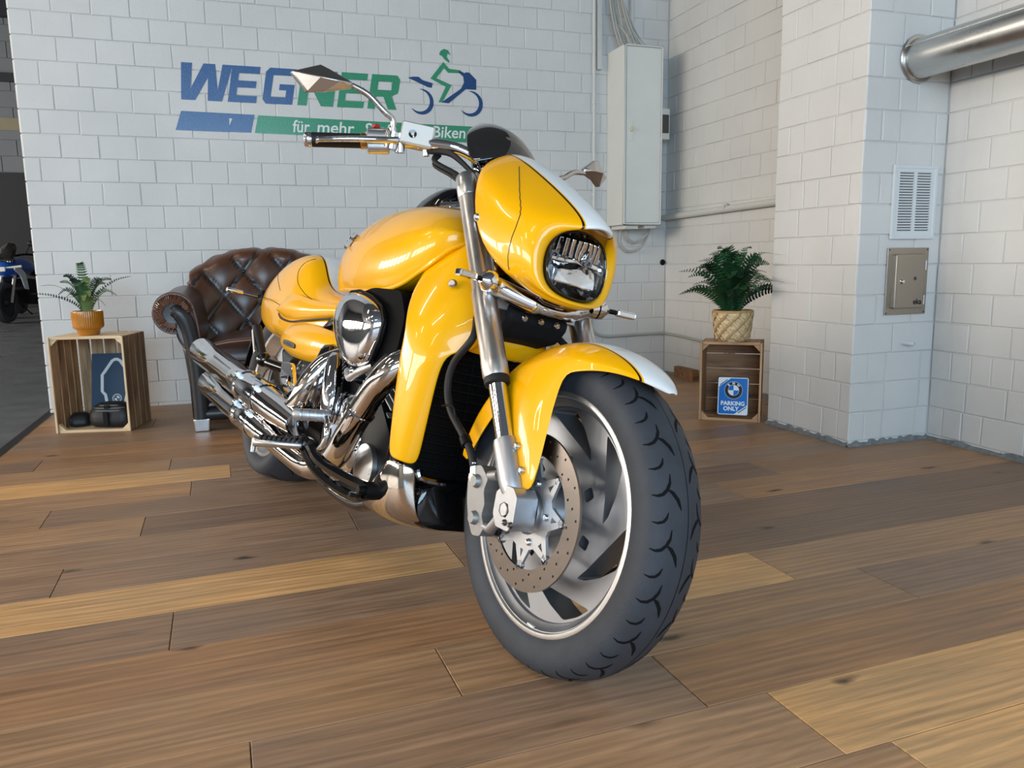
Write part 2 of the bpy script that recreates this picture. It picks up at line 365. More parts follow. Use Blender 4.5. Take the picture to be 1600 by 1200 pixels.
BRICK_MESH = {}
def brick_mesh(l, h, variant=0):
    """a painted brick: face with an uneven chamfered rim; local x along the wall, z up, -y out of the wall"""
    key = (round(l, 3), round(h, 3), variant)
    if key in BRICK_MESH: return BRICK_MESH[key]
    rnd = random.Random(hash(key) & 0xffff)
    a, b, c = l/2-.0022, h/2-.0022, .0030
    vs = []; fs = []
    j = lambda: rnd.uniform(-.0012, .0012)
    for (x, z) in ((-a, -b), (a, -b), (a, b), (-a, b)): vs.append((x+j(), .030, z+j()))
    for (x, z) in ((-a, -b), (a, -b), (a, b), (-a, b)): vs.append((x+j(), c, z+j()))
    for (x, z) in ((-a+c, -b+c), (a-c, -b+c), (a-c, b-c), (-a+c, b-c)): vs.append((x+j(), rnd.uniform(-.0008, .0008), z+j()))
    for k in range(4):
        k2 = (k+1) % 4
        fs.append((k, k2, 4+k2, 4+k)); fs.append((4+k, 4+k2, 8+k2, 8+k))
    fs.append((8, 9, 10, 11))
    me = bpy.data.meshes.new('brick'); me.from_pydata(vs, [], fs); me.materials.append(MATS['brick_paint'])
    BRICK_MESH[key] = me; return me

def project(p):
    v = Vector(p)-Vector((0, 0, CAMH)); d = v.dot(fw)
    if d < .05: return None
    return 800+1221.4*v.dot(rt)/d, 600-1221.4*v.dot(up)/d, d

def lay(wall, org, ux, length, zmax, seed, headers=0.0, limit=300):
    """brick courses on a wall: org = bottom start point on the face, ux = unit direction along the wall; outward normal = ux rotated -90 deg"""
    rnd = random.Random(seed)
    rz = math.atan2(ux[1], ux[0]); todo = []
    row = 0; z = CZ-CH
    while z < zmax:
        z0 = max(z, 0); h = min(z+CH, TOP)-z0
        if h > .02:
            off = ((row % 2)*.5*BL + rnd.uniform(-.022, .022)) % BL
            x = -BL+off if off > .03 else off-.0
            cuts = [0.0]
            x = off if off > .045 else off+BL
            while x < length-.045:
                cuts.append(x)
                x += (.5*BL if rnd.random() < headers else BL)*rnd.uniform(.985, 1.015)
            cuts.append(length)
            for a, b in zip(cuts, cuts[1:]):
                c = (a+b)/2; p = Vector((org[0]+ux[0]*c, org[1]+ux[1]*c, z0+h/2))
                q = project(p)
                vis = q is not None and -60 < q[0] < 1660 and -60 < q[1] < 1260
                todo.append(((0 if vis else 1, q[2] if q else 99), p, round((b-a)/.004)*.004, round(h, 3)))
        z += CH; row += 1
    todo.sort(key=lambda t: t[0])
    rest = MB()
    for k, (key, p, l, h) in enumerate(todo):
        dx = rnd.uniform(-.0012, .0012)
        pp = p + Vector((ux[1], -ux[0], 0))*(-dx)
        if k < limit and key[0] == 0:
            o = bpy.data.objects.new('brick', brick_mesh(l, h, rnd.randrange(3))); COL.objects.link(o)
            o.location = pp; o.rotation_euler = (rnd.uniform(-.0018, .0018), 0, rz+rnd.uniform(-.0018, .0018)); o.parent = wall
        else:
            me = brick_mesh(l, h, rnd.randrange(3)); i = len(rest.v)
            for v in me.vertices:
                rest.v.append((pp.x+ux[0]*v.co.x-ux[1]*v.co.y, pp.y+ux[1]*v.co.x+ux[0]*v.co.y, pp.z+v.co.z))
            for pl in me.polygons: rest.face([i+q for q in pl.vertices])
    if rest.v:
        o = rest.build('brickwork', 'brick_paint', wall, smooth=0, norm=False); o['kind'] = 'stuff'
lay(wall_back, (EDGE, WY), (1, 0), RX-EDGE, 3.2, 3)
lay(wall_right, (RX, WY), (0, -1), WY-PY1, 3.0, 5)                 # alcove part behind the chimney
lay(wall_right, (RX, PY0), (0, -1), 1.6, 2.6, 8, .35)              # part in front of the chimney
lay(wall_chimney, (PX, PY1), (0, -1), PY1-PY0, 2.9, 11, .35)
lay(wall_chimney, (PX, PY0), (1, 0), RX-PX, 2.9, 13, .25)
# narrow end face of the back wall, facing the hall
end = MB()
z = CZ-CH; k = 0
while z < 3.6:
    z0 = max(z, 0); h = z+CH-z0
    if h > .02: end.box((EDGE+.002, WY+.125, z0+h/2), (.012, .235, h-.006))
    z += CH; k += 1
e = end.build('brickwork', 'brick_paint', wall_back, smooth=0, bevel=.003); e['kind'] = 'stuff'
# dirty grout fillet along the foot of the chimney and right wall
P('grout', (128, 130, 130), .9, var=.4, vscale=40, bump=.8, bscale=70)
tr = MB()
def fillet(a, b, n):
    pts = 24; rows = []
    rnd = random.Random(4)
    for k in range(pts+1):
        t = k/pts; x = a[0]+(b[0]-a[0])*t; y = a[1]+(b[1]-a[1])*t
        w = .012+rnd.random()*.010; h = .012+rnd.random()*.014
        rows.append([(x, y, h), (x+n[0]*.003, y+n[1]*.003, h*.8), (x+n[0]*w*.6, y+n[1]*w*.6, .006), (x+n[0]*w, y+n[1]*w, .0005)])
    tr.grid(rows)
fillet((PX, PY1), (PX, PY0), (-1, 0)); fillet((PX-.01, PY0), (RX, PY0), (0, -1)); fillet((RX, PY0), (RX, 1.2), (-1, 0)); fillet((RX, WY), (RX, PY1), (-1, 0))
struct(tr.build('trim_1', 'grout', smooth=60))

# ---------------------------------------------------------------- floor: oak planks, rows along the back wall
floor = struct(quad_box('floor', (EDGE+.012, -6, -.12), (RX+.2, WY+.1, -.012), 'floor_gap'))
PW, PY = .2035, 1.522
TILT = .022
GREY, MID, BRN, LITE, DARK, ORNG = (150, 123, 102), (170, 135, 103), (160, 123, 91), (212, 168, 117), (136, 110, 91), (186, 142, 96)
ROWS = {  # row index -> [(end X, tone), ...]
 -5: [(-.4, MID), (1.1, BRN), (9, MID)],
 -4: [(.2, BRN), (1.0, MID), (9, LITE)],
 -3: [(-.2, MID), (.90, MID), (9, LITE)],
 -2: [(-.03, MID), (.765, GREY), (9, BRN)],
 -1: [(.35, MID), (1.5, MID), (9, GREY)],
 0: [(.6, BRN), (1.3, LITE), (9, MID)],
 1: [(-.194, GREY), (.95, GREY), (9, DARK)],
 2: [(.53, LITE), (1.15, BRN), (9, DARK)],
 3: [(-.5, GREY), (1.6, GREY), (9, BRN)],
 4: [(.3, GREY), (1.9, DARK), (9, BRN)],
 5: [(-.336, MID), (1.2, DARK), (9, GREY)],
 6: [(-.648, MID), (.9, GREY), (9, BRN)],
 7: [(-.215, MID), (1.5, GREY), (9, DARK)],
 8: [(-.078, LITE), (1.3, GREY), (9, BRN)],
 9: [(-.316, MID), (1.0, GREY), (9, BRN)],
 10: [(-.84, DARK), (.6, BRN), (9, GREY)],
}
plank_meshes = {}
def plank_mesh(l):
    key = round(l, 3)
    if key not in plank_meshes:
        a, b, c = key/2-.0006, PW/2-.0006, .0015
        vs = [(-a, -b, -.014), (a, -b, -.014), (a, b, -.014), (-a, b, -.014), (-a, -b, -c), (a, -b, -c), (a, b, -c), (-a, b, -c), (-a+c, -b+c, 0), (a-c, -b+c, 0), (a-c, b-c, 0), (-a+c, b-c, 0)]
        fs = []
        for k in range(4):
            k2 = (k+1) % 4; fs += [(k, k2, 4+k2, 4+k), (4+k, 4+k2, 8+k2, 8+k)]
        fs.append((8, 9, 10, 11))
        me = bpy.data.meshes.new('plank'); me.from_pydata(vs, [], fs); me.materials.append(MATS['plank']); plank_meshes[key] = me
    return plank_meshes[key]
rnd = random.Random(21)
ang = math.atan(TILT)
for row in range(-14, 18):
    y = PY+PW*(row+.5)
    segs = ROWS.get(row)
    if not segs:
        x = EDGE-rnd.uniform(0, 1.2); segs = []
        while x < RX:
            x += rnd.uniform(1.2, 2.1); segs.append((x, rnd.choice((GREY, MID, BRN, GREY, DARK, BRN))))
    x0 = EDGE+.012
    for xe, tone in segs:
        x1 = min(xe, RX+.02)
        if x1-x0 < .03: continue
        while x1-x0 > .02:
            xm = min(x1, x0+2.2); l = round(xm-x0, 3); c = (x0+xm)/2
            if l > .02:
                o = bpy.data.objects.new('plank', plank_mesh(l)); COL.objects.link(o)
                o.location = (c, y+TILT*(c+.5), 0); o.rotation_euler = (0, 0, ang); o.parent = floor
                v = rnd.uniform(.93, 1.07); o.color = tuple(q*v for q in lin(tone)[:3])+(1,)
            x0 = xm
# floor behind the viewer goes on as plain boards
quad_box('floor_boards', (EDGE+.012, -6, -.011), (RX, PY+PW*-14-.03, -.001), 'plank', floor).color = lin(MID)
# edge strip and the hall's bare floor
st = MB(); st.box((EDGE-.008, 1.5, -.006), (.045, 11.0, .018)); 
struct(st.build('trim_2', 'edge_strip', smooth=0, bevel=.004))
floor_hall = struct(quad_box('floor_hall', (-12, -6, -.14), (EDGE+.012, 19.0, -.006), 'asphalt'))
quad_box('slab', (EDGE+.012, WY+.25, -.14), (6, 19.0, -.006), 'asphalt', floor_hall)

# ---------------------------------------------------------------- hall beyond the back wall, and the shell behind the viewer
FY = 19.0
wall_far = struct(quad_box('wall_far', (-12, FY, -.1), (6, FY+.3, 8.2), 'far_block'))
bl = MB()
bz = 2.76; r = 0
while bz < 5.7:
    x = -8.0+(r % 2)*.3
    while x < -3.4:
        bl.box((x+.3, FY-.008, bz+.16), (.588, .02, .31)); x += .6
    bz += .32; r += 1
o = bl.build('blockwork', 'far_block', wall_far, smooth=0, bevel=.006); o['kind'] = 'stuff'
quad_box('band', (-8, FY-.04, 3.59), (-3, FY, 3.83), 'far_band', wall_far)
quad_box('beam', (-8, FY-.1, 4.53), (-3, FY, 4.70), 'far_beam', wall_far)
quad_box('door_leaf', (-8, FY-.06, 0), (-3.2, FY-.01, 2.75), 'far_dark', wall_far)
quad_box('lintel', (-8, FY-.2, 5.76), (-3, FY, 8.2), 'far_beam', wall_far)
wall_left = struct(quad_box('wall_left', (-12.2, -6, -.1), (-12, FY, 8.2), 'plaster'))
wall_front = struct(quad_box('wall_front', (-12, -6.2, -.1), (RX+.25, -6, 8.2), 'plaster'))
ceiling = struct(quad_box('ceiling', (-12.2, -6.2, TOP), (RX+.3, WY+.25, TOP+.2), 'ceiling_paint'))
quad_box('hall_ceiling', (-12.2, WY+.25, 8.0), (6.2, FY, 8.2), 'ceiling_paint', ceiling)
quad_box('ceiling_step', (-12.2, WY+.25, TOP), (6.2, WY+.35, 8.0), 'plaster', ceiling)
wall_side_far = struct(quad_box('wall_hall', (5.8, WY+.25, -.1), (6, FY, 8.2), 'plaster'))
def window(n, lo, hi, ax, glow, cols, rows_, t=.05):
    """framed window in the plane ax (0: x const, 1: y const); panes glow with daylight"""
    w = struct(empty('window_%d' % n))
    fr = MB()
    u = 1-ax
    def seg(a0, a1, z0, z1, nm=None):
        c = [0, 0, (z0+z1)/2]; d = [0, 0, z1-z0]
        c[u] = (a0+a1)/2; d[u] = a1-a0; c[ax] = lo[ax]; d[ax] = .06
        return c, d
    for k in range(cols+1):
        a = lo[u]+(hi[u]-lo[u])*k/cols; fr.box(*seg(a-t/2, a+t/2, lo[2], hi[2]))
    for k in range(rows_+1):
        z = lo[2]+(hi[2]-lo[2])*k/rows_; fr.box(*seg(lo[u], hi[u], z-t/2, z+t/2))
    fr.build('window_frame', 'frame_dark', w, smooth=0)
    for k in range(cols):
        for j in range(rows_):
            a0 = lo[u]+(hi[u]-lo[u])*k/cols+t/2; a1 = lo[u]+(hi[u]-lo[u])*(k+1)/cols-t/2
            z0 = lo[2]+(hi[2]-lo[2])*j/rows_+t/2; z1 = lo[2]+(hi[2]-lo[2])*(j+1)/rows_-t/2
            p = MB(); q = [[a0, z0], [a1, z0], [a1, z1], [a0, z1]]; ids = []
            for a_, z_ in q:
                v = [0, 0, z_]; v[u] = a_; v[ax] = lo[ax]+.004; ids.append(p.vert(v))
            p.face(ids); p.build('pane', glow, w, smooth=0, norm=False)
window(1, (-4.6, -5.97, .9), (1.4, -5.97, 3.5), 1, 'window_glow', 4, 2)
window(2, (-11.97, -4.8, 1.9), (-11.97, 4.6, 3.9), 0, 'window_side_glow', 6, 1, .45)
window(3, (-11.97, 5.4, 2.0), (-11.97, 17.4, 4.0), 0, 'window_side_glow', 8, 1, .5)
for i, (x, y, rot) in enumerate(((-2.6, .6, 0), (-2.6, 3.2, 0), (-1.2, -2.6, 0), (-4.6, -2.0, 0), (-5.2, 1.8, 0), (-7.6, 3.4, 0))):
    lp = tag(empty('ceiling_light', loc=(x, y, TOP)), 'long strip light under the hall ceiling', 'ceiling light', 'strip lights under the ceiling')
    b_ = MB(); b_.box((0, 0, -.16), (1.5, .16, .05)); b_.build('housing', 'cabinet_paint', lp, smooth=0, bevel=.006)
    d_ = MB(); d_.face([d_.vert((x_, y_, -.1865)) for x_, y_ in ((-.73, -.065), (-.73, .065), (.73, .065), (.73, -.065))]); d_.build('diffuser', 'lamp_glow', lp, smooth=0)
    [MB().tube([(q, 0, -.14), (q, 0, 0)], .006, 6).build('hanger', 'frame_dark', lp) for q in (-.6, .6)]
# ================================================================ things on the walls
LY = WY-.0006
def wfn(u, v, t): return (u, LY-t, v)
# painted sign: slanted heavy capitals, a two-colour bar with lettering, a rider mark
sign = tag(empty('wall_lettering', loc=(0, 0, 0)), 'blue and green painted company sign with a motorcycle rider mark on brick wall', 'wall sign')
SL = .2
def letter(ch, x0, x1, polys, mat, z0=1.744, z1=1.946):
    H = z1-z0
    def T(p): return (x0+(x1-x0)*p[0]+SL*H*p[1]*.95, z0+H*p[1])
    m = MB(); m.plate([[T(p) for p in l] for l in polys], wfn, 0, .0012)
    return m.build('letter', mat, sign, smooth=0)
Wp = [[(0, 1), (.0, 0), (.3, 0), (.52, .55), (.56, 0), (.86, 0), (1.06, 1), (.86, 1), (.76, .36), (.64, 1), (.40, 1), (.2, .36), (.2, 1)]]
Wp = [[(0.0, 1), (.09, 0), (.36, 0), (.55, .62), (.60, 0), (.88, 0), (1.0, 1), (.80, 1), (.77, .30), (.66, 1), (.43, 1), (.24, .30), (.21, 1)]]
Ep = [[(0, 0), (1, 0), (1, .19), (.27, .19), (.27, .41), (.92, .41), (.92, .60), (.27, .60), (.27, .81), (1, .81), (1, 1), (0, 1)]]
Gp = [[(.12, 0), (1, 0), (1, .56), (.5, .56), (.5, .39), (.74, .39), (.74, .19), (.26, .19), (.26, .81), (1, .81), (1, 1), (.12, 1), (0, .88), (0, .12)]]
Np = [[(0, 0), (.26, 0), (.26, .62), (.66, 0), (1, 0), (1, 1), (.74, 1), (.74, .38), (.34, 1), (0, 1)]]
Rp = [[(0, 0), (.26, 0), (.26, .36), (.50, .36), (.72, 0), (1.02, 0), (.78, .39), (.98, .47), (1, .56), (1, .88), (.88, 1), (0, 1)], [(.26, .56), (.26, .81), (.74, .81), (.74, .56)]]
letter('W', -.262, .012, Wp, 'logo_blue'); letter('E', .010, .165, Ep, 'logo_blue'); letter('G', .198, .368, Gp, 'logo_blue')
letter('N', .397, .604, Np, 'logo_green'); letter('E', .628, .785, Ep, 'logo_green'); letter('R', .809, .985, Rp, 'logo_green')
m = MB(); m.plate([[(-.279, 1.576), (.128, 1.576), (.153, 1.678), (-.243, 1.682)]], wfn, 0, .0012); m.build('bar', 'logo_blue', sign, smooth=0)
m = MB(); m.plate([[(.148, 1.576), (1.480, 1.564), (1.504, 1.664), (.172, 1.676)]], wfn, 0, .0012); m.build('bar', 'logo_green', sign, smooth=0)
def text_mesh(name, body, size, mat, parent, fn, bold=.0, shear=0, thick=.0008, x0=0, z0=0, sx=1, center=False):
    cu = bpy.data.curves.new('t', 'FONT'); cu.body = body; cu.size = size; cu.offset = bold; cu.shear = shear; cu.resolution_u = 3
    if center: cu.align_x = 'CENTER'
    o = bpy.data.objects.new('t', cu); COL.objects.link(o)
    dg = bpy.context.evaluated_depsgraph_get(); me = o.evaluated_get(dg).to_mesh()
    mb = MB(); i = 0
    for v in me.vertices: mb.v.append(tuple(fn(x0+v.co.x*sx, z0+v.co.y, thick)))
    for p in me.polygons: mb.face(list(p.vertices))
    o.to_mesh_clear(); bpy.data.objects.remove(o); bpy.data.curves.remove(cu)
    return mb.build(name, mat, parent, smooth=0, norm=False)
for word, x0, x1 in (('f\u00fcr', .362, .470), ('mehr', .500, .752), ('Spa\u00df', .786, 1.0), ('am', 1.04, 1.17), ('Biken', 1.205, 1.445)):
    text_mesh('word', word, .098, 'logo_white', sign, wfn, .0012, .12, .002, x0, 1.590, (x1-x0)/({'f\u00fcr': .098*1.28, 'mehr': .098*2.45, 'Spa\u00df': .098*2.22, 'am': .098*1.45, 'Biken': .098*2.42}[word]))
def wpoly(pts, mat, n='stroke'):
    m = MB(); m.plate([pts], wfn, 0, .0012); return m.build(n, mat, sign, smooth=0)
wpoly([(1.268, 2.085), (1.276, 2.108), (1.300, 2.122), (1.326, 2.115), (1.343, 2.086), (1.322, 2.097), (1.316, 2.075), (1.335, 2.050), (1.328, 2.042), (1.300, 2.062), (1.284, 2.080)], 'logo_green', 'rider_head')
wpoly([(1.293, 2.044), (1.208, 1.942), (1.304, 1.897), (1.255, 1.802), (1.281, 1.803), (1.343, 1.909), (1.246, 1.946), (1.297, 2.008), (1.322, 1.982), (1.397, 1.984), (1.397, 2.002), (1.330, 2.006)], 'logo_green', 'rider_body')
wpoly([(1.393, 2.002), (1.428, 1.986), (1.440, 1.992), (1.460, 1.991), (1.505, 1.950), (1.503, 1.890), (1.434, 1.890), (1.322, 1.799), (1.274, 1.802), (1.404, 1.892), (1.424, 1.930), (1.420, 1.965), (1.393, 1.986)], 'logo_dark_blue', 'fairing')
wpoly([(1.067, 1.938), (1.100, 1.946), (1.133, 1.947), (1.160, 1.928), (1.222, 1.914), (1.216, 1.886), (1.190, 1.888), (1.150, 1.905)], 'logo_dark_blue', 'tail')
def crescent(cx, cz, r, a0, a1, w):
    o_, i_ = [], []
    for k in range(17):
        t = k/16; a = math.radians(a0+(a1-a0)*t); ww = w*math.sin(PI*t)**.8
        o_.append((cx+r*math.cos(a), cz+r*math.sin(a))); i_.append((cx+(r-ww)*math.cos(a), cz+(r-ww)*math.sin(a)))
    return o_+i_[::-1][1:-1]
wpoly(crescent(1.148, 1.800, .077, 100, -150, .026), 'logo_dark_blue', 'wheel'); wpoly(crescent(1.467, 1.803, .078, 100, -150, .026), 'logo_dark_blue', 'wheel')

# ---------------------------------------------------------------- tall white fuse cabinet in the corner
cb = tag(empty('fuse_cabinet', loc=(2.557, WY, 1.04)), 'tall narrow white fuse cabinet with a door hung in the wall corner', 'cabinet')
m = MB(); m.box((0, -.122, .565), (.276, .244, 1.13)); m.build('body', 'cabinet_paint', cb, smooth=0, bevel=.004)
m = MB(); m.box((.004, -.249, .565), (.252, .010, 1.10)); m.build('door', 'cabinet_paint', cb, smooth=0, bevel=.003)
fr = MB()
for c, d in (((-.133, -.251, .565), (.010, .016, 1.13)), ((.135, -.251, .565), (.006, .016, 1.13)), ((0, -.251, 1.126), (.276, .016, .008)), ((0, -.251, .004), (.276, .016, .008))): fr.box(c, d)
fr.build('door_frame', 'cabinet_paint', cb, smooth=0, bevel=.002)
m = MB(); m.box((-.088, -.2555, .60), (.030, .004, .13)); m.build('lock_plate', 'cabinet_paint', cb, smooth=0, bevel=.002)
m = MB(); m.lathe([(0, .012), (.013, .011), (.016, .006), (.016, 0)], (-.088, -.257, .61), (0, -1, 0), 16); P('knob_yellow', (214, 208, 170), .4); m.build('knob', 'knob_yellow', cb)
[MB().box(c, d).build('base_rail', 'cabinet_paint', cb, smooth=0, bevel=.003) for c, d in (((-.06, -.12, -.012), (.10, .20, .026)), ((.08, -.14, -.010), (.09, .16, .022)))]
mb_ = tag(empty('meter_box', loc=(2.745, WY, 1.61)), 'small grey box with dark window beside the tall fuse cabinet', 'meter box')
m = MB(); m.box((.02, -.075, .10), (.10, .15, .20)); m.build('body', 'cabinet_paint', mb_, smooth=0, bevel=.004)
m = MB(); m.box((.024, -.152, .10), (.074, .006, .12)); P('smoke_pane', (62, 60, 56), .15, coat=.5); m.build('window_pane', 'smoke_pane', mb_, smooth=0, bevel=.002)
# conduits and cables
def pipe(name, pts, r, mat, label, cat, group=None, n=10, clips=()):
    m = MB(); m.tube(pts, r, n)
    o = m.build(name, mat); tag(o, label, cat, group)
    for c, ax in clips:
        k = MB(); k.lathe([(r+.001, -.008), (r+.004, -.008), (r+.004, .008), (r+.001, .008)], c, ax, 12); k.build('clip', 'conduit', o)
    return o
pipe('cable_trunking', [(2.352, WY-.018, 2.06), (2.352, WY-.018, 4.15)], .020, 'conduit', 'square white cable trunking running up the wall above the fuse cabinet', 'trunking', n=4)
pipe('conduit_pipe', [(2.318, WY-.014, .95), (2.318, WY-.014, 4.15)], .011, 'conduit', 'thin white conduit running straight up the wall left of the fuse cabinet', 'conduit', clips=(((2.318, WY-.014, 1.25), (0, 0, 1)), ((2.318, WY-.014, 1.85), (0, 0, 1))))
pipe('conduit_pipe', [(2.585, WY-.03, 2.33), (2.585, WY-.03, 4.15)], .017, 'conduit', 'grey conduit ending in the air above the fuse cabinet', 'conduit')
rnd = random.Random(6)
for k in range(11):
    x0 = 2.385+k*.011; xe = 2.44+k*.021+rnd.uniform(-.01, .01); ys = WY-.03-rnd.random()*.05
    pts = spline([(x0, WY-.02-rnd.random()*.02, 4.1), (x0+.004, WY-.03, 3.0), (x0+rnd.uniform(0, .02), ys, 2.60), (x0+.02+k*.004, ys-.03, 2.38), ((x0+xe)/2+.03, WY-.10-rnd.random()*.06, 2.24), (xe, WY-.12-rnd.random()*.05, 2.177)], 5)
    pipe('cable', pts, .0058, 'cable_grey', 'grey cable in the bundle dropping into the fuse cabinet top', 'cable', 'cables above the fuse cabinet', 6)
pipe('cable', spline([(2.50, WY-.06, 1.012), (2.50, WY-.05, .93), (2.56, WY-.05, .87), (2.66, WY-.05, .90), (2.72, WY-.06, 1.02), (2.735, WY-.06, 1.2), (2.74, WY-.05, 1.58)], 6), .009, 'cable_grey', 'grey cable looping under the cabinet up to the meter box', 'cable', n=8)
pipe('cable', spline([(2.53, WY-.08, 1.012), (2.54, WY-.07, .965), (2.60, WY-.07, .93), (2.67, WY-.07, .96), (2.71, WY-.08, 1.04), (2.72, WY-.08, 1.25)], 6), .007, 'cable_grey', 'thinner grey cable in a short loop under the fuse cabinet', 'cable', n=8)
pipe('wall_pipe', [(RX-.026, WY-.012, 1.100), (RX-.026, PY1-.02, 1.128)], .021, 'conduit', 'white painted pipe running level along the alcove wall', 'pipe', n=14, clips=(((RX-.026, 4.2, 1.119), (0, 1, 0)), ((RX-.026, 3.5, 1.131), (0, 1, 0))))
pipe('floor_conduit', spline([(2.30, WY-.012, .70), (2.30, WY-.012, .42), (2.315, WY-.012, .33), (2.40, WY-.012, .285), (2.6, WY-.012, .285), (2.84, WY-.012, .287), (RX-.014, WY-.05, .287), (RX-.014, 4.7, .283), (RX-.014, 4.3, .262), (RX-.014, 4.15, .22)], 5), .010, 'cable_grey', 'grey painted conduit low on the wall bending around the corner', 'conduit', n=8)
# rough hole with the conduit end, small wooden block in the corner
hole = MB(); hole.lathe([(.0, -.001), (.05, -.001), (.062, -.010), (.075, -.012), (.09, -.004), (.10, 0)], (RX-.001, 4.17, .30), (1, 0, 0), 14)
hole.build('mortar_patch', 'brick_hole', wall_right)
tag(quad_box('wood_block', (RX-.05, 4.50, 0), (RX-.008, 4.74, .075), 'crate_brown'), 'small brown wooden block lying at the foot of the alcove wall', 'wood block')
tag(MB().lathe([(0, .02), (.008, .018), (.010, .008), (.02, .004), (.022, 0)], (2.862, WY, .79), (0, -1, 0), 10).build('wall_hook', 'black_plastic'), 'tiny dark hook on the wall corner', 'hook')
# ---------------------------------------------------------------- flue pipe out of the chimney
fl_ = tag(empty('flue_pipe', loc=(2.702, PY0, 1.612)), 'shiny galvanised metal flue pipe coming out of the chimney', 'flue pipe')
m = MB(); m.lathe([(.079, .02), (.079, -.56), (.083, -.562), (.083, -.575), (.079, -.577), (.079, -.62), (.085, -.625), (.085, -.66), (.080, -.665), (.087, -.70), (.087, -.735), (.081, -.74), (.089, -.775), (.089, -.81), (.083, -.815), (.083, -2.6)], (0, 0, 0), (0, 1, 0), 40)
m.build('duct', 'galvanised', fl_, smooth=50)
m = MB(); m.lathe([(.080, 0), (.094, -.002), (.096, -.008), (.093, -.013), (.080, -.014)], (0, 0, 0), (0, 1, 0), 40); m.build('collar', 'galvanised', fl_)
m = MB(); m.box((-.064, -.30, .046), (.003, .6, .004), Matrix.Rotation(.0, 3, 'Y')); m.build('seam', 'galvanised', fl_, smooth=0)
[MB().tube([(.0, q, .085), (.0, q, 2.5)], .006, 6).build('hanger', 'frame_dark', fl_) for q in (-1.6, -2.4)]
# ventilation grille
vg = tag(empty('vent_grille', loc=(2.722, PY0, 1.036)), 'white ventilation grille with two columns of slots on the chimney', 'vent')
m = MB(); fr = [[(-.110, -.145), (.110, -.145), (.110, .145), (-.110, .145)]]
slots = []
for k in range(22):
    z = -.118+k*.0112
    for s in (-1, 1): slots.append([(s*.047-.038, z), (s*.047+.038, z), (s*.047+.038, z+.0042), (s*.047-.038, z+.0042)])
m.plate(fr+slots, lambda u, v, t: (u, -t, v), .004, .009); m.build('panel', 'vent_paint', vg, smooth=0)
m = MB(); m.plate([[(-.118, -.153), (.118, -.153), (.118, .153), (-.118, .153)], [(-.103, -.138), (.103, -.138), (.103, .138), (-.103, .138)]], lambda u, v, t: (u, -t, v), 0, .012); m.build('frame', 'vent_paint', vg, smooth=0, bevel=.003)
m = MB(); m.box((0, -.002, 0), (.2, .003, .27)); m.build('backing', 'dark_gap', vg, smooth=0)
for k in range(22):
    for s in (-1, 1):
        q = MB(); q.box((s*.047, -.0085, -.1120+k*.0112), (.078, .006, .0022), Matrix.Rotation(-.6, 3, 'X')); q.build('slat', 'vent_paint', vg, smooth=0)
# soot door
sd = tag(empty('soot_door', loc=(2.712, PY0, .705)), 'stainless steel chimney cleaning door below the vent grille', 'soot door')
m = MB(); m.plate([[(-.112, -.142), (.112, -.142), (.112, .142), (-.112, .142)]], lambda u, v, t: (u, -t, v), 0, .006); m.build('frame', 'steel_door', sd, smooth=0, bevel=.002)
m = MB(); m.box((.004, -.013, .0), (.160, .014, .232)); m.build('door', 'steel_door', sd, smooth=0, bevel=.006)
m = MB(); m.box((-.080, -.017, 0), (.010, .024, .225)); m.build('edge_fold', 'steel_door', sd, smooth=0, bevel=.003)
for z in (-.08, .068):
    m = MB(); m.tube([(.092, -.012, z-.02), (.092, -.012, z+.02)], .004, 8); m.build('hinge', 'chrome', sd)
m = MB(); m.lathe([(0, .010), (.007, .009), (.010, .003), (.012, 0)], (-.040, -.020, .0), (0, -1, 0), 14); m.build('lock', 'chrome', sd)
for x in (-.104, .104):
    for z in (-.134, .134):
        m = MB(); m.lathe([(0, .002), (.003, .0015), (.004, 0)], (x, -.006, z), (0, -1, 0), 8); m.build('screw', 'frame_dark', sd)
text_mesh('lettering', 'eka', .034, 'sign_black', sd, lambda u, v, t: (u, -.0202-t, v), .0008, 0, .0004, .026, -.098)
m = MB(); m.plate([circ(.008, 12, (.030, .012))], lambda u, v, t: (u, -.0202-t, v), 0, .0004); m.build('mark', 'frame_dark', sd, smooth=0)
tag(MB().lathe([(.006, .052), (.0105, .052), (.0105, -.03), (.006, -.03)], (2.715, PY0, .441), (.35, -.94, -.05), 14, closed=True).build('pipe_stub', 'vent_paint'), 'short white pipe stub sticking out of the chimney foot', 'pipe')
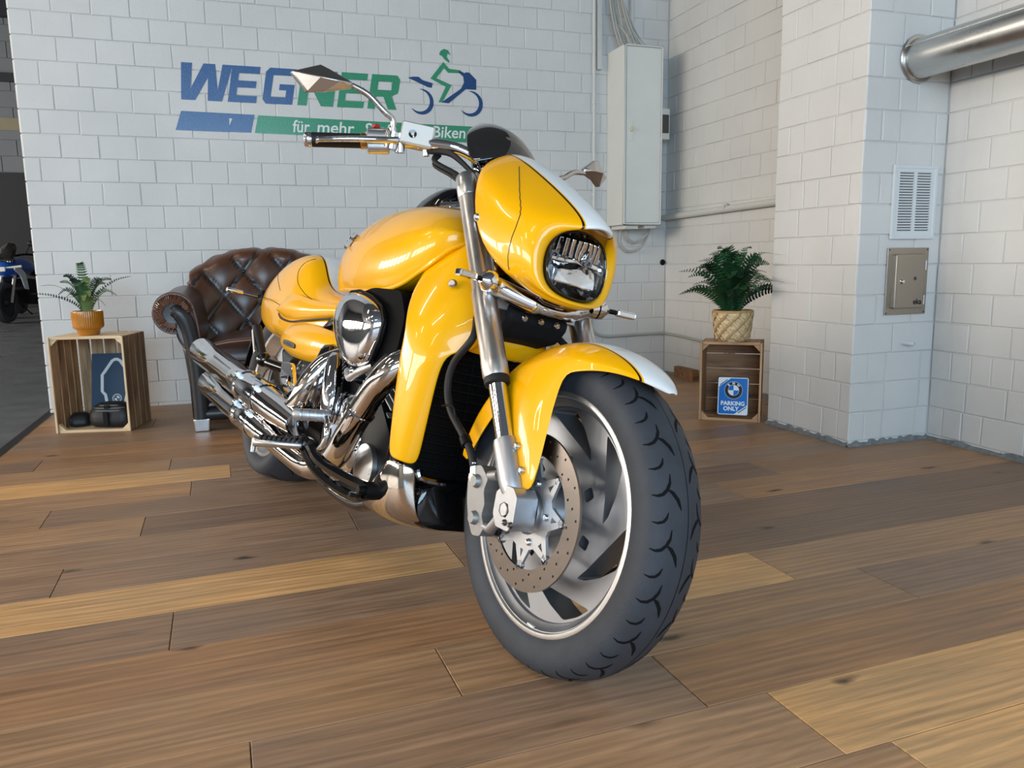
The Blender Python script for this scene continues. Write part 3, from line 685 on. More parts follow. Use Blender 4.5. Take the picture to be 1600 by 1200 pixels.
# ================================================================ crates, plants, sign, armchair
def board(name, c, d, mat, parent, bev=.0015):
    m = MB(); m.box((0, 0, 0), d)
    # grain runs along local x of the material: put the long axis on x
    ax = max(range(3), key=lambda k: d[k])
    o = None
    if ax == 0:
        o = m.build(name, mat, parent, smooth=0, bevel=bev, segs=1)
    elif ax == 1:
        m2 = MB(); m2.box((0, 0, 0), (d[1], d[0], d[2])); o = m2.build(name, mat, parent, smooth=0, bevel=bev, segs=1); o.rotation_euler = (0, 0, PI/2)
    else:
        m2 = MB(); m2.box((0, 0, 0), (d[2], d[1], d[0])); o = m2.build(name, mat, parent, smooth=0, bevel=bev, segs=1); o.rotation_euler = (0, PI/2, 0)
    o.location = c
    return o
def crate(loc, rz, w, d, h, wood, edge, label, backs, vertical_back):
    """crate standing on its end, open side to the front (local -y); origin at the middle of the front edge"""
    c = tag(empty('wooden_crate', None, loc, rz), label, 'crate')
    t = .010
    n = 4; sw = (d-.006*(n-1))/n
    for s in (-1, 1):
        for k in range(n):
            board('slat', (s*(w/2-t/2), sw/2+k*(sw+.006), h/2), (t, sw, h-.002), wood if k else wood, c)
    # end boards (top and bottom) and light front rails
    for z in (t/2, h-t/2):
        for k in range(3):
            bw = (d-.02)/3
            board('end_board', (0, .012+bw/2+k*bw, z), (w-2*t, bw-.003, t), edge, c)
        board('front_rail', (0, .006, z), (w-2*t, .012, t+.004), edge, c)
    for s in (-1, 1): board('front_stile', (s*(w/2-.004), -.004, h/2), (.010, .008, h), edge, c)
    for s in (-1, 1):
        for z, q in ((t, 1), (h-t, -1)):
            m = MB(); a = s*(w/2-t); b_ = .034
            m.plate([[(a, z), (a-s*b_, z), (a, z+q*b_)]], lambda u, v, tt: (u, tt, v), .004, .03); m.build('corner_block', edge, c, smooth=0)
    if vertical_back:
        bw = (w-2*t)/backs
        for k in range(backs): board('back_slat', (-w/2+t+bw*(k+.5), d+.004, h/2), (bw-.010, .008, h), wood, c)
    else:
        bw = h/backs
        for k in range(backs): board('back_slat', (0, d+.004, bw*(k+.5)), (w, .008, bw-.005), wood, c)
    return c
c1 = crate((-.7285, 4.3085, 0), math.atan2(-.081, .343), .354, .29, .478, 'crate_wood', 'crate_edge', 'pale wooden crate on end holding a blue folder, beside the leather armchair', 5, True)
c2 = crate((2.303, 3.3105, 0), math.atan2(-.187, .232), .298, .21, .398, 'crate_brown', 'crate_brown_edge', 'brown wooden crate on end holding a blue parking sign, by the chimney', 5, False)

# ---------------------------------------------------------------- ferns
def frond(path, wid, n, mat, parent, tw=0, curl=.25, thin=.0012, ref=(1, 0, 0)):
    """one fern frond: mid-rib with leaflets left and right"""
    pts = spline(path, 6); m = MB()
    m.tube(pts, [thin*(1.3-.9*k/(len(pts)-1)) for k in range(len(pts))], 4)
    ln = len(pts)-1
    for k in range(n):
        t = .10+.88*k/(n-1); f = t*ln; i = min(int(f), ln-1); p = pts[i].lerp(pts[i+1], f-i)
        d = (pts[i+1]-pts[i]).normalized()
        side = Vector(ref); side = (side-d*side.dot(d)).normalized(); nrm = side.cross(d).normalized()
        side = (side*math.cos(tw)+nrm*math.sin(tw)).normalized(); nrm = side.cross(d).normalized()
        w = wid*(math.sin(PI*min(1, .18+.82*t))**.7)*(1-.25*t)
        if w < .003: continue
        for s in (-1, 1):
            a = p; tip = p+side*s*w+d*w*curl-nrm*w*.18; mid = p+side*s*w*.55+d*w*curl*.3
            b_ = d*max(w*.17, .0024)
            i0 = len(m.v); m.v += [tuple(a-b_*.6), tuple(a+b_), tuple(mid+b_*1.1+nrm*.001), tuple(tip), tuple(mid-b_*.9)]
            m.face((i0, i0+1, i0+2, i0+4)); m.face((i0+4, i0+2, i0+3))
    return m.build('frond', mat, parent, smooth=60, norm=False)
def fern(parent, base, fr, seed, mats, n_leaf=22):
    rnd = random.Random(seed)
    for (az, reach, height, droop, w, mi) in fr:
        a = math.radians(az); dx, dy = math.cos(a), math.sin(a)
        b0 = (base[0]+dx*.012*rnd.random(), base[1]+dy*.012*rnd.random(), base[2]-.01)
        p1 = (base[0]+dx*reach*.22, base[1]+dy*reach*.22, base[2]+height*.55)
        p2 = (base[0]+dx*reach*.62, base[1]+dy*reach*.62, base[2]+height*.98)
        p3 = (base[0]+dx*reach, base[1]+dy*reach, base[2]+height-droop)
        frond([b0, p1, p2, p3], w*1.15, n_leaf, mats[mi], parent, rnd.uniform(.35, 1.0)*(1 if dx > 0 else -1)*abs(dx)+rnd.uniform(-.3, .3), ref=(-dy, dx, 0))
# left plant: ribbed mustard pot
pl = tag(empty('potted_fern', None, (-.728, 4.425, .4795)), 'small fern in ribbed mustard-yellow pot on pale crate', 'potted plant')
m = MB()
nf = 44; prof = [(.046, 0), (.050, .006), (.053, .022), (.060, .030), (.0695, .036), (.0710, .046), (.0715, .112), (.0705, .119), (.066, .120), (.064, .112), (.063, .095)]
secs = []
for r, z in prof:
    ring = []
    for k in range(nf*4):
        a = 2*PI*k/(nf*4); fl = .0014*math.cos(nf*a) if .038 < z < .114 and r > .069 else 0
        ring.append(((r+fl)*math.cos(a), (r+fl)*math.sin(a), z))
    secs.append(ring)
m.loft(secs, True, False); m.face(list(range(nf*4))[::-1]); m.build('pot', 'pot_glaze', pl, smooth=50)
m = MB(); m.lathe([(0, .102), (.03, .104), (.064, .097)], (0, 0, 0), (0, 0, 1), 20); m.build('soil', 'soil', pl)
FL = [(185, .235, .10, -.01, .020, 2), (170, .205, .145, .0, .020, 1), (200, .12, .13, .03, .018, 2), (10, .215, .165, -.02, .018, 2), (-10, .15, .12, .03, .020, 0), (25, .10, .15, .0, .020, 1),
      (250, .03, .250, 0, .028, 0), (140, .055, .165, 0, .022, 2), (60, .055, .140, 0, .024, 1), (290, .10, .12, .03, .022, 1), (230, .12, .11, .03, .020, 0), (320, .13, .08, .04, .018, 1), (100, .09, .13, .01, .022, 0), (215, .07, .17, 0, .026, 2), (300, .05, .18, 0, .026, 1), (265, .08, .16, .01, .026, 0), (345, .09, .17, 0, .024, 2), (195, .09, .19, 0, .024, 2), (275, .12, .10, .03, .024, 1), (150, .14, .16, .0, .022, 0), (35, .14, .17, 0, .022, 2)]
fern(pl, (0, 0, .103), FL, 3, ['fern_green', 'fern_pale', 'fern_dark'], 24)
# right plant: bushy fern in a woven basket
pr = tag(empty('potted_fern', None, (2.350, 3.372, .4)), 'bushy dark green fern in woven basket on brown crate', 'potted plant')
m = MB()
# basket body with woven strands in relief
rows_ = 9; cols_ = 20; secs = []
H = .150
for j in range(rows_*4+1):
    z = H*j/(rows_*4); rr = .080+.018*(j/(rows_*4))**.8-.012*max(0, 1-j/5)
    ring = []
    for k in range(cols_*4):
        a = 2*PI*k/(cols_*4)
        u = k/4; v = j/4
        wv = math.sin(PI*(u+v))*math.cos(PI*(u-v)*.5)
        ring.append(((rr+.0032*wv)*math.cos(a), (rr+.0032*wv)*math.sin(a), z))
    secs.append(ring)
m.loft(secs, True, False); m.face(list(range(cols_*4))[::-1]); m.build('basket', 'basket_light', pr, smooth=35)
for s in (1, -1):
    for k in range(10):
        q = MB(); pts = []
        for t in range(13):
            f = t/12; z = .012+.130*f; rr = .0835+.018*(z/H)**.8; a = 2*PI*k/10+s*f*1.35; pts.append((rr*math.cos(a), rr*math.sin(a), z))
        rowsq = [[(p[0]*(1+.0), p[1], p[2]-.009), (p[0]*1.012, p[1]*1.012, p[2]), (p[0], p[1], p[2]+.009)] for p in pts]
        q.grid(rowsq); q.build('strand', 'basket' if s > 0 else 'basket_light', pr, smooth=60, norm=False, solid=.0015)
q = MB(); q.lathe([(.096, .143), (.101, .145), (.102, .152), (.098, .156), (.093, .153)], (0, 0, 0), (0, 0, 1), 30, closed=True); q.build('rim', 'basket', pr)
q = MB(); q.lathe([(0, .130), (.094, .128)], (0, 0, 0), (0, 0, 1), 20); q.build('soil', 'soil', pr)
rnd = random.Random(12); FR = []
for k in range(44):
    az = rnd.uniform(0, 360); up_ = rnd.random()
    FR.append((az, .09+.19*(1-up_)+.04*rnd.random(), .12+.20*up_, .05*(1-up_)*rnd.random(), .036+.010*rnd.random(), rnd.randrange(3)))
FR += [(175, .30, .22, .0, .034, 0), (-84, .34, .17, .0, .032, 1), (-92, .26, .26, .0, .034, 1), (-78, .24, .30, .0, .034, 2), (-100, .30, .20, .02, .034, 0), (195, .26, .27, .0, .036, 0), (100, .12, .33, .0, .032, 0), (20, .14, .33, .0, .032, 2), (190, .17, .30, .0, .034, 2), (215, .10, .33, 0, .034, 0), (235, .20, .22, .02, .034, 2), (-35, .22, .2, .03, .032, 0)]
def clear_of_chimney(f):
    az, reach = math.radians(f[0]), f[1]+.03
    for t in (.4, .7, 1):
        x, y = 2.350+math.cos(az)*reach*t, 3.372+math.sin(az)*reach*t
        if x > PX-.035 and y < PY1+.035: return False
    return True
FR = [f if clear_of_chimney(f) else (-96-(k % 5)*5,)+tuple(f[1:]) for k, f in enumerate(FR)]
fern(pr, (0, 0, .132), FR, 5, ['pine_green', 'pine_dark', 'pine_mid'], 22)

# ---------------------------------------------------------------- parking sign in the right crate
ps = tag(empty('parking_sign', None), 'blue metal parking sign with a round emblem leaning inside brown crate', 'sign')
ps.matrix_world = c2.matrix_basis @ Matrix.Translation((.014, .012, .026)) @ Matrix.Rotation(-.10, 4, 'X')
def rrect(x0, z0, x1, z1, r, n=5):
    out = []
    for cx, cz, a in ((x1-r, z1-r, 0), (x0+r, z1-r, 90), (x0+r, z0+r, 180), (x1-r, z0+r, 270)):
        for k in range(n+1):
            t = math.radians(a+90*k/n); out.append((cx+r*math.cos(t), cz+r*math.sin(t)))
    return out
sfn = lambda u, v, t: (u, -t, v)
m = MB(); m.plate([rrect(-.077, 0, .077, .196, .010)], sfn, -.002, .0); m.build('edge', 'sign_edge', ps, smooth=0)
m = MB(); m.plate([rrect(-.0735, .0035, .0735, .1925, .008)], sfn, 0, .0006); m.build('border', 'sign_white', ps, smooth=0)
def clipped(w, z0, z1, a, b_):   # blue field with two corners cut away on the diagonal
    return [(-w, z0), (w-b_, z0), (w, z0+b_*.75), (w, z1), (-w+a, z1), (-w, z1-a*.75)]
m = MB(); m.plate([clipped(.0695, .0075, .1885, .058, .062)], sfn, 0, .0010); m.build('field', 'sign_blue', ps, smooth=0)
for (x0, z0, s) in ((-.066, .150, 1), (.066, .046, -1)):
    m = MB(); m.plate([[(x0, z0), (x0+s*.040, z0+s*.031), (x0+s*.036, z0+s*.033), (x0, z0+s*.005)]], sfn, 0, .0010); m.build('line', 'sign_edge', ps, smooth=0)
cx, cz = .002, .128
m = MB(); m.plate([circ(.0445, 32, (cx, cz))], sfn, 0, .0014); m.build('ring_rim', 'sign_white', ps, smooth=0)
m = MB(); m.plate([circ(.0430, 32, (cx, cz))], sfn, 0, .0018); m.build('ring', 'sign_black', ps, smooth=0)
m = MB(); m.plate([circ(.0270, 28, (cx, cz))], sfn, 0, .0022); m.build('roundel', 'sign_white', ps, smooth=0)
for q0 in (90, 270):
    m = MB(); m.plate([[(cx, cz)]+[(cx+.0255*math.cos(math.radians(q0+90*k/8)), cz+.0255*math.sin(math.radians(q0+90*k/8))) for k in range(9)]], sfn, 0, .0026); m.build('quarter', 'sign_blue', ps, smooth=0)
for ch, a in (('B', 132), ('M', 90), ('W', 48)):
    t = math.radians(a)
    rot = t-PI/2
    def lf(u, v, tt, t=t, rot=rot):
        x, z = u*math.cos(rot)-v*math.sin(rot), u*math.sin(rot)+v*math.cos(rot)
        return (cx+.0350*math.cos(t)+x, -.0022-tt, cz+.0350*math.sin(t)+z)
    text_mesh('letter', ch, .016, 'sign_white', ps, lf, .0006, 0, .0004, 0, -.0055, 1, True)
text_mesh('lettering', 'PARKING', .0285, 'sign_white', ps, lambda u, v, t: (u, -.0012-t, v), .0011, 0, .0004, 0, .052, .98, True)
text_mesh('lettering', 'ONLY', .0285, 'sign_white', ps, lambda u, v, t: (u, -.0012-t, v), .0011, 0, .0004, -.008, .025, .98, True)

# ---------------------------------------------------------------- folder and moulded cases in the left crate
fo = tag(empty('document_folder', None), 'dark blue folder with white outline drawing and round emblem in pale crate', 'folder')
fo.matrix_world = c1.matrix_basis @ Matrix.Translation((.036, .165, .012)) @ Matrix.Rotation(-.22, 4, 'X')
m = MB(); m.plate([rrect(-.115, 0, .115, .365, .004)], sfn, -.012, 0); m.build('cover', 'folder_blue', fo, smooth=0)
def strip(pts, w):
    pts = [Vector((p[0], p[1])) for p in pts]; l_, r_ = [], []
    for k, p in enumerate(pts):
        d = (pts[min(k+1, len(pts)-1)]-pts[max(k-1, 0)]).normalized(); n_ = Vector((-d.y, d.x))
        l_.append(tuple(p+n_*w/2)); r_.append(tuple(p-n_*w/2))
    return l_+r_[::-1]
half = [(-.048, .085), (-.048, .118), (-.054, .148), (-.070, .166), (-.070, .252), (-.058, .268), (-.020, .325), (-.006, .333)]
m = MB(); m.plate([strip([(p[0]+.008, p[1]) for p in half]+[(-p[0]+.008, p[1]) for p in half[::-1]], .015)], sfn, 0, .0008); m.build('outline', 'folder_white', fo, smooth=0)
m = MB(); m.plate([circ(.023, 24, (.012, .128)), circ(.0195, 20, (.012, .128))], sfn, 0, .0008)
m.plate([circ(.0135, 20, (.012, .128))], sfn, 0, .0008); m.build('emblem', 'folder_white', fo, smooth=0)
for q0 in (90, 270):
    m = MB(); m.plate([[(.012, .128)]+[(.012+.012*math.cos(math.radians(q0+90*k/6)), .128+.012*math.sin(math.radians(q0+90*k/6))) for k in range(7)]], sfn, .0008, .0014); m.build('quarter', 'folder_blue', fo, smooth=0)
def case(name, loc, rz, w, d, h, label, lines=True, tilt=0):
    o = tag(empty(name, None), label, 'case')
    o.matrix_world = c1.matrix_basis @ Matrix.Translation(loc) @ Matrix.Rotation(rz, 4, 'Z') @ Matrix.Rotation(tilt, 4, 'X')
    secs = []
    for z, k in ((0, .80), (.16, .96), (.34, 1.0), (.40, .985), (.44, 1.0), (.62, .98), (.80, .86), (.93, .66), (1, .52)):
        ring = []
        for j in range(28):
            a = 2*PI*j/28; ca, sa = math.cos(a), math.sin(a)
            ring.append((w/2*k*math.copysign(abs(ca)**.55, ca), d/2*(k if z < .5 else k*.95)*math.copysign(abs(sa)**.6, sa)+(d*.10*z), h*z))
        secs.append(ring)
    m = MB(); m.loft(secs); m.build('shell', 'cap_black', o, smooth=50, subsurf=1)
    if lines:
        for k in range(3):
            z = h*(.70+.10*k); kk = (.93, .84, .66)[k]
            pts = [(w/2*kk*math.cos(math.radians(a))*.98, -d/2*kk*abs(math.sin(math.radians(a)))**.6*.985+d*.07, z) for a in range(205, 336, 10)]
            m = MB(); m.tube([(p[0], p[1], p[2]) for p in pts], .0022, 6); m.build('line', 'cap_grey', o)
        m = MB(); m.box((.0, -d/2*.98, h*.40), (.026, .012, h*.55)); m.box((0, -d/2*.70, h*.86), (.028, .012, .016)); m.build('strap', 'black_matt', o, smooth=0, bevel=.003)
    return o
case('moulded_case', (.060, .078, .011), -.10, .212, .125, .126, 'black moulded case with thin grey lines in front of the folder', True)
case('moulded_case', (-.112, .115, .011), .3, .10, .10, .070, 'smaller plain black case lying behind the lined one in pale crate', False)

# ---------------------------------------------------------------- leather armchair
ch = tag(empty('leather_armchair', None, (.135, 4.50, 0), math.radians(-2)), 'brown tufted leather armchair with scrolled arms behind the motorcycle', 'armchair')
AX = .425      # arm roll centre
for s in (-1, 1):
    # rolled arm: scroll section extruded from front to back
    sec = []
    for k in range(26):
        a = math.radians(-150+k*12.5); r = .108-.010*(k/25)
        sec.append((s*(AX+r*math.cos(a)*(-1)*-1), .590+r*math.sin(a)))
    ring = [(AX+.100*math.cos(math.radians(t)), .590+.104*math.sin(math.radians(t))) for t in range(-100, 176, 12)]   # outer scroll, over the top to the inner side
    ring += [(AX-.112, .54), (AX-.118, .46), (AX-.112, .40), (AX-.05, .39), (AX-.015, .44), (AX+.0, .492)]
    secs = []
    for f, (y, q, dz) in enumerate(((-.405, .86, 0), (-.418, .97, 0), (-.405, 1.0, 0), (-.30, 1.0, 0), (-.1, 1.0, .005), (.12, 1.0, .015), (.30, .95, .03))):
        secs.append([(s*(AX+(x-AX)*q), y, .56+(z-.56)*q+dz) for x, z in ring])
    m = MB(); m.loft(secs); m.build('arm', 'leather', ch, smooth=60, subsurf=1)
    # pleats around the scroll
    m = MB(); rp_ = random.Random(31)
    for k in range(40):
        a = math.radians(-95+k*6.9); r0_, r1_ = .046+rp_.random()*.008, .088+rp_.random()*.012
        if 0 < 1: m.tube([(s*(AX+r0_*math.cos(a)), -.424, .590+r0_*math.sin(a)), (s*(AX+(r0_+r1_)/2*math.cos(a+.03)), -.426, .590+(r0_+r1_)/2*math.sin(a+.03)), (s*(AX+r1_*math.cos(a+.05)), -.408, .590+r1_*math.sin(a+.05))], [.0055, .005, .001], 5)
    m.build('pleats', 'leather', ch)
    # smooth black facing strip from the scroll down to the foot
    path = spline([(AX-.002, .592), (AX-.030, .600), (AX-.056, .570), (AX-.072, .50), (AX-.085, .40), (AX-.092, .25), (AX-.096, .065)], 5)
    path = spline([(s*(AX+.012), -.425, .598), (s*(AX-.022), -.432, .592), (s*(AX-.052), -.432, .545), (s*(AX-.070), -.428, .47), (s*(AX-.082), -.425, .36), (s*(AX-.088), -.423, .22), (s*(AX-.090), -.423, .065)], 5)
    secs = []
    for k, p in enumerate(path):
        w = .036 if k > 3 else .020+.005*k
        d = (path[min(k+1, len(path)-1)]-path[max(k-1, 0)]).normalized(); n_ = Vector((d.z, 0, -d.x))
        secs.append([p+n_*w*math.cos(t)+Vector((0, -1, 0))*.024*math.sin(t)+Vector((0, .012, 0)) for t in [2*PI*j/12 for j in range(12)]])
    m = MB(); m.loft(secs); m.build('arm_facing', 'leather_black', ch, smooth=60)
    # outer side panel under the scroll
    m = MB(); rows2 = []
    for y in (-.405, .0, .36):
        rows2.append([(s*(AX-.018), y, .47), (s*(AX-.034), y, .38), (s*(AX-.046), y, .24), (s*(AX-.050), y, .07)])
    m.grid(rows2); m.build('side_panel', 'leather_black', ch, smooth=60, solid=.05 if s < 0 else -.05)
    for y in (-.39, .34):
        m = MB(); m.loft([[(s*(AX-.09)+a*.034, y+b_*.030, 0) for a, b_ in ((-1, -1), (1, -1), (1, 1), (-1, 1))], [(s*(AX-.09)+a*.040, y+b_*.034, .066) for a, b_ in ((-1, -1), (1, -1), (1, 1), (-1, 1))]]); m.build('foot', 'satin_metal', ch, smooth=0, bevel=.006)
# tufted back with deep buttons
def tuft(u, v): return abs(math.sin(PI*(u+v)))**.38*abs(math.sin(PI*(u-v)))**.38
rowsb = []
NU, NV = 66, 36
def back_pt(iu, iv):
    fu = iu/(NU-1); fv = iv/(NV-1); x = -.40+.80*fu
    ztop = .855-.13*abs(2*fu-1)**2.6
    z = .36+(ztop-.36)*min(fv/.82, 1); y = .20+.12*fv
    nx, ny, nz = 0, -1, .15
    if fv > .82:            # roll over the top
        t = (fv-.82)/.18*PI; y = .30+.075-.075*math.cos(t)+.0; z = ztop+.045*math.sin(t); ny, nz = -math.cos(t), math.sin(t)
    bump = .034*tuft(x/.22, (z-.36)/.28) if fv <= .9 else .03*abs(math.sin(PI*x/.11))**.6
    y -= .10*abs(2*fu-1)**3*(1-.5*fv)
    return (x, y+ny*bump, z+nz*bump*.6)
for iv in range(NV): rowsb.append([back_pt(iu, iv) for iu in range(NU)])
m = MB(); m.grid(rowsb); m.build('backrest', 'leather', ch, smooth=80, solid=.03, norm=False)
for j in range(4):
    for i in range(-2, 3):
        x = (i+(.5 if j % 2 else 0))*.22; z = .36+(j*.5+.0)*.28
        if abs(x) < .36 and z > .42:
            m = MB(); m.ball((x, .20+.12*(z-.36)/.6-.004, z), (.012, .010, .012), 10, 6); m.build('button', 'leather_black', ch)
m = MB(); m.box((0, .30, .40), (.78, .10, .66)); m.build('back_shell', 'leather_black', ch, smooth=0, bevel=.02)
# seat cushion, apron and base
m = MB(); secs = []
for y, q in ((-.40, .55), (-.425, .9), (-.40, 1), (-.2, 1.08), (.05, 1.08), (.20, 1)):
    secs.append([(x*(.97 if q < 1 else 1), y, .385+(z-.385)*q) for x, z in ((-.315, .33), (-.318, .40), (-.28, .445), (-.1, .462), (.1, .462), (.28, .445), (.318, .40), (.315, .33), (.1, .32), (-.1, .32))])
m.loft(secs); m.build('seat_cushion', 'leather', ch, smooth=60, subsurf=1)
m = MB(); m.box((0, -.03, .235), (.66, .74, .20)); m.build('seat_base', 'leather_black', ch, smooth=0, bevel=.02)
m = MB(); m.tube([(-.33, -.395, .085), (.33, -.395, .085)], .034, 12); m.build('base_rail', 'leather_black', ch)
m = MB(); m.tube([(-.315, -.405, .335), (.315, -.405, .335)], .014, 10); m.build('piping', 'leather_black', ch)
# ================================================================ the motorcycle (local frame: x forward, y left, z up; leaning on its side stand)
bike = tag(empty('motorcycle'), 'yellow cruiser motorcycle with white racing stripe leaning on its side stand', 'motorcycle')
PSI, LEAN = math.radians(284.15), math.radians(13.65)
bike.matrix_world = Matrix.Translation((.10784, 3.04368, .0004)) @ Matrix.Rotation(PSI, 4, 'Z') @ Matrix.Rotation(-LEAN, 4, 'X')
bpy.context.view_layer.update()
def pe(name): return empty(name, bike)
def mir(o, name=None):
    """mirrored copy of a part (and its pieces) on the other side of the bike"""
    def go(src, par):
        d = src.copy(); COL.objects.link(d); d.parent = par
        if src.type == 'MESH':
            me = src.data.copy()
            for v in me.vertices: v.co.y = -v.co.y
            me.flip_normals(); d.data = me
        for c in list(src.children): go(c, d)
        return d
    return go(o, o.parent)
FA = Vector((1.71, 0, .3196)); RA = Vector((0, 0, .325))
# ---------------------------------------------------------------- wheels
def wheel_tyre(parent, org, prof, n=96, mat='tyre_rubber'):
    m = MB(); m.lathe(prof, org, (0, 1, 0), n); return m.build('tire', mat, parent, smooth=60)
FPROF = [(.232, -.046), (.243, -.0560), (.254, -.0610), (.268, -.0640), (.283, -.0648), (.2945, -.0615), (.303, -.0545), (.310, -.0430), (.3150, -.0300), (.3184, -.0150), (.3196, 0)]
FPROF = FPROF+[(r, -h) for r, h in FPROF[-2::-1]]
fwheel = pe('front_wheel')
tyre = wheel_tyre(fwheel, FA, FPROF)
def crown(y):
    q = [(h, r) for r, h in FPROF if r > .29]
    for (h0, r_0), (h1, r_1) in zip(q, q[1:]):
        if h0 <= y <= h1: return r_0+(r_1-r_0)*(y-h0)/(h1-h0)
    return q[0][1]
def tread_strip(m, path, w, org, cr, lift=.0005):
    """path: (y, theta); strip lying in the tread surface"""
    pts = []
    for k in range(len(path)-1):
        for t in (0, .34, .67):
            a, b = path[k], path[k+1]; pts.append((a[0]+(b[0]-a[0])*t, a[1]+(b[1]-a[1])*t))
    pts.append(path[-1]); rows = []
    R_ = .31
    for k, p in enumerate(pts):
        a = pts[max(k-1, 0)]; b = pts[min(k+1, len(pts)-1)]
        d = Vector((b[0]-a[0], (b[1]-a[1])*R_)); d.normalize(); nn = Vector((-d.y, d.x))
        ww = w*min(1, .25+1.5*min(k, len(pts)-1-k)/len(pts)*2)
        row = []
        for s in (-1, 1):
            y = p[0]+nn.x*ww*s; th = p[1]+nn.y*ww*s/R_; r = cr(y)+lift
            row.append((org.x+r*math.sin(th), org.y+y, org.z+r*math.cos(th)))
        rows.append(row)
    m.grid(rows)
m = MB(); NT = 21
for k in range(NT):
    t0 = 2*PI*k/NT
    for s, ph in ((-1, 0), (1, PI/NT)):
        a = t0+ph
        A = [(-.0600, .022), (-.053, .030), (-.045, .022), (-.037, -.004), (-.0315, -.042), (-.0300, -.090)]
        B = [(-.037, -.006), (-.028, .014), (-.019, .050), (-.0125, .105)]
        C = [(-.0600, .172), (-.053, .178), (-.045, .170), (-.040, .150), (-.0365, .118)]
        for path, w in ((A, .0028), (B, .0034), (C, .0024)):
            tread_strip(m, [(s*-y if s > 0 else y, a+t) for y, t in path], w, FA, crown)
ring = [(.004, 2*PI*k/60) for k in range(61)]
tread_strip(m, ring, .0008, FA, crown)
g = m.build('tread_grooves', 'tyre_groove', fwheel, smooth=60, norm=False); g['kind'] = 'stuff'
# rim: barrel, bright lips, plate with seven windows
m = MB(); m.lathe([(.2405, -.049), (.236, -.0520), (.229, -.0505), (.225, -.042), (.215, -.036), (.2100, -.02), (.2100, .02), (.215, .036), (.225, .042), (.229, .0505), (.236, .052), (.2405, .049), (.232, .038), (.221, 0), (.232, -.038)], FA, (0, 1, 0), 96, closed=True)
m.build('rim', 'rim_alloy', fwheel, smooth=40)
m = MB()
for s in (-1, 1): m.lathe([(.2300, s*.0512), (.2330, s*.0555), (.2390, s*.0562), (.2432, s*.0545), (.2432, s*.050)], FA, (0, 1, 0), 96)
m.build('rim_lip', 'rim_lip', fwheel, smooth=40)
def pol(r, deg): return (r*math.cos(math.radians(deg)), r*math.sin(math.radians(deg)))
def soft(poly, r=.2):
    out = []
    n = len(poly)
    for k in range(n):
        p0, p1, p2 = Vector(poly[k-1]), Vector(poly[k]), Vector(poly[(k+1) % n])
        a = p1+(p0-p1)*r; b = p1+(p2-p1)*r
        for t in (0, .33, .67, 1): out.append(tuple((a*(1-t)**2+p1*2*t*(1-t)+b*t*t)))
    return out
loops = [[pol(.2125, 360*k/112) for k in range(112)]]
for k in range(7):
    t = 61-360/7*k
    loops.append(soft([pol(.2085, t+49), pol(.2085, t+39), pol(.2075, t+27), pol(.180, t+15), pol(.156, t+2), pol(.142, t-4), pol(.146, t+12), pol(.170, t+35)], .16))
    loops.append(soft([pol(.094, t-36), pol(.119, t-33), pol(.118, t-22), pol(.094, t-21)], .25))
pfn = lambda u, v, t: (FA.x+u, t, FA.z+v)
m = MB(); m.plate(loops, pfn, -.030, .030); m.build('spokes', 'rim_alloy', fwheel, smooth=30)
m = MB(); m.lathe([(.0, -.098), (.030, -.098), (.034, -.094), (.042, -.092), (.045, -.086), (.048, -.03), (.075, -.028), (.075, .028), (.048, .03), (.045, .086), (.042, .092), (.034, .094), (0, .098)], FA, (0, 1, 0), 40); m.build('hub', 'cast_alloy', fwheel, smooth=35)
m = MB(); m.box((FA.x+.012, -.047, FA.z-.2265), (.022, .008, .004), Matrix.Rotation(.05, 3, 'Y')); m.build('balance_weight', 'white_gloss', fwheel, smooth=0, bevel=.001)
m = MB(); m.lathe([(.0, -.158), (.013, -.158), (.014, -.155), (.014, .155), (.013, .158), (0, .158)], FA, (0, 1, 0), 20); m.build('axle', 'satin_metal', fwheel, smooth=35)
for s in (-1, 1):
    yd = s*.095
    holes = []
    for k in range(30):
        a = 12*k
        for j, (r, da) in enumerate(((.1215, 0), (.1330, 4), (.1450, 7))):
            if (k+j) % 2 == 0: holes.append([(r*math.cos(math.radians(a+da))+.0028*math.cos(q*PI/3), r*math.sin(math.radians(a+da))+.0028*math.sin(q*PI/3)) for q in range(6)])
    m = MB(); m.plate([circ(.155, 90), circ(.1125, 72)]+holes, pfn, yd-.0025, yd+.0025); m.build('brake_disc', 'disc_steel', fwheel, smooth=30)
    m = MB(); m.plate([circ(.075, 48), circ(.046, 40)], pfn, yd-.003, yd+.004)
    for k in range(8):
        a = 1+45*k
        for da in (-17, 17):
            p, q = Vector(pol(.064, a+da)), Vector(pol(.107, a)); d = (q-p).normalized(); nn = Vector((-d.y, d.x))
            m.plate([[tuple(p+nn*.0080), tuple(p-nn*.0080), tuple(q-nn*.0048), tuple(q+nn*.0048)]], pfn, yd-.0028, yd+.0035)
    m.build('disc_carrier', 'cast_alloy', fwheel, smooth=30)
    for k in range(8):
        c = pol(.107, 1+45*k); m = MB(); m.lathe([(.0042, -.0050), (.0085, -.0050), (.0090, -.0030), (.0090, .004)], (FA.x+c[0], yd, FA.z+c[1]), (0, -s, 0), 14); m.lathe([(0, -.002), (.0042, -.002)], (FA.x+c[0], yd, FA.z+c[1]), (0, -s, 0), 12)
        m.v = [(v[0], 2*yd-v[1], v[2]) for v in m.v]; m.build('disc_button', 'satin_metal', fwheel)
    for k in range(5):
        c = pol(.060, 2+72*k); m = MB(); m.lathe([(0, .0070), (.0050, .0065), (.0070, .004), (.0075, 0)], (FA.x+c[0], yd+s*.0025, FA.z+c[1]), (0, s, 0), 12); m.build('disc_bolt', 'chrome', fwheel)
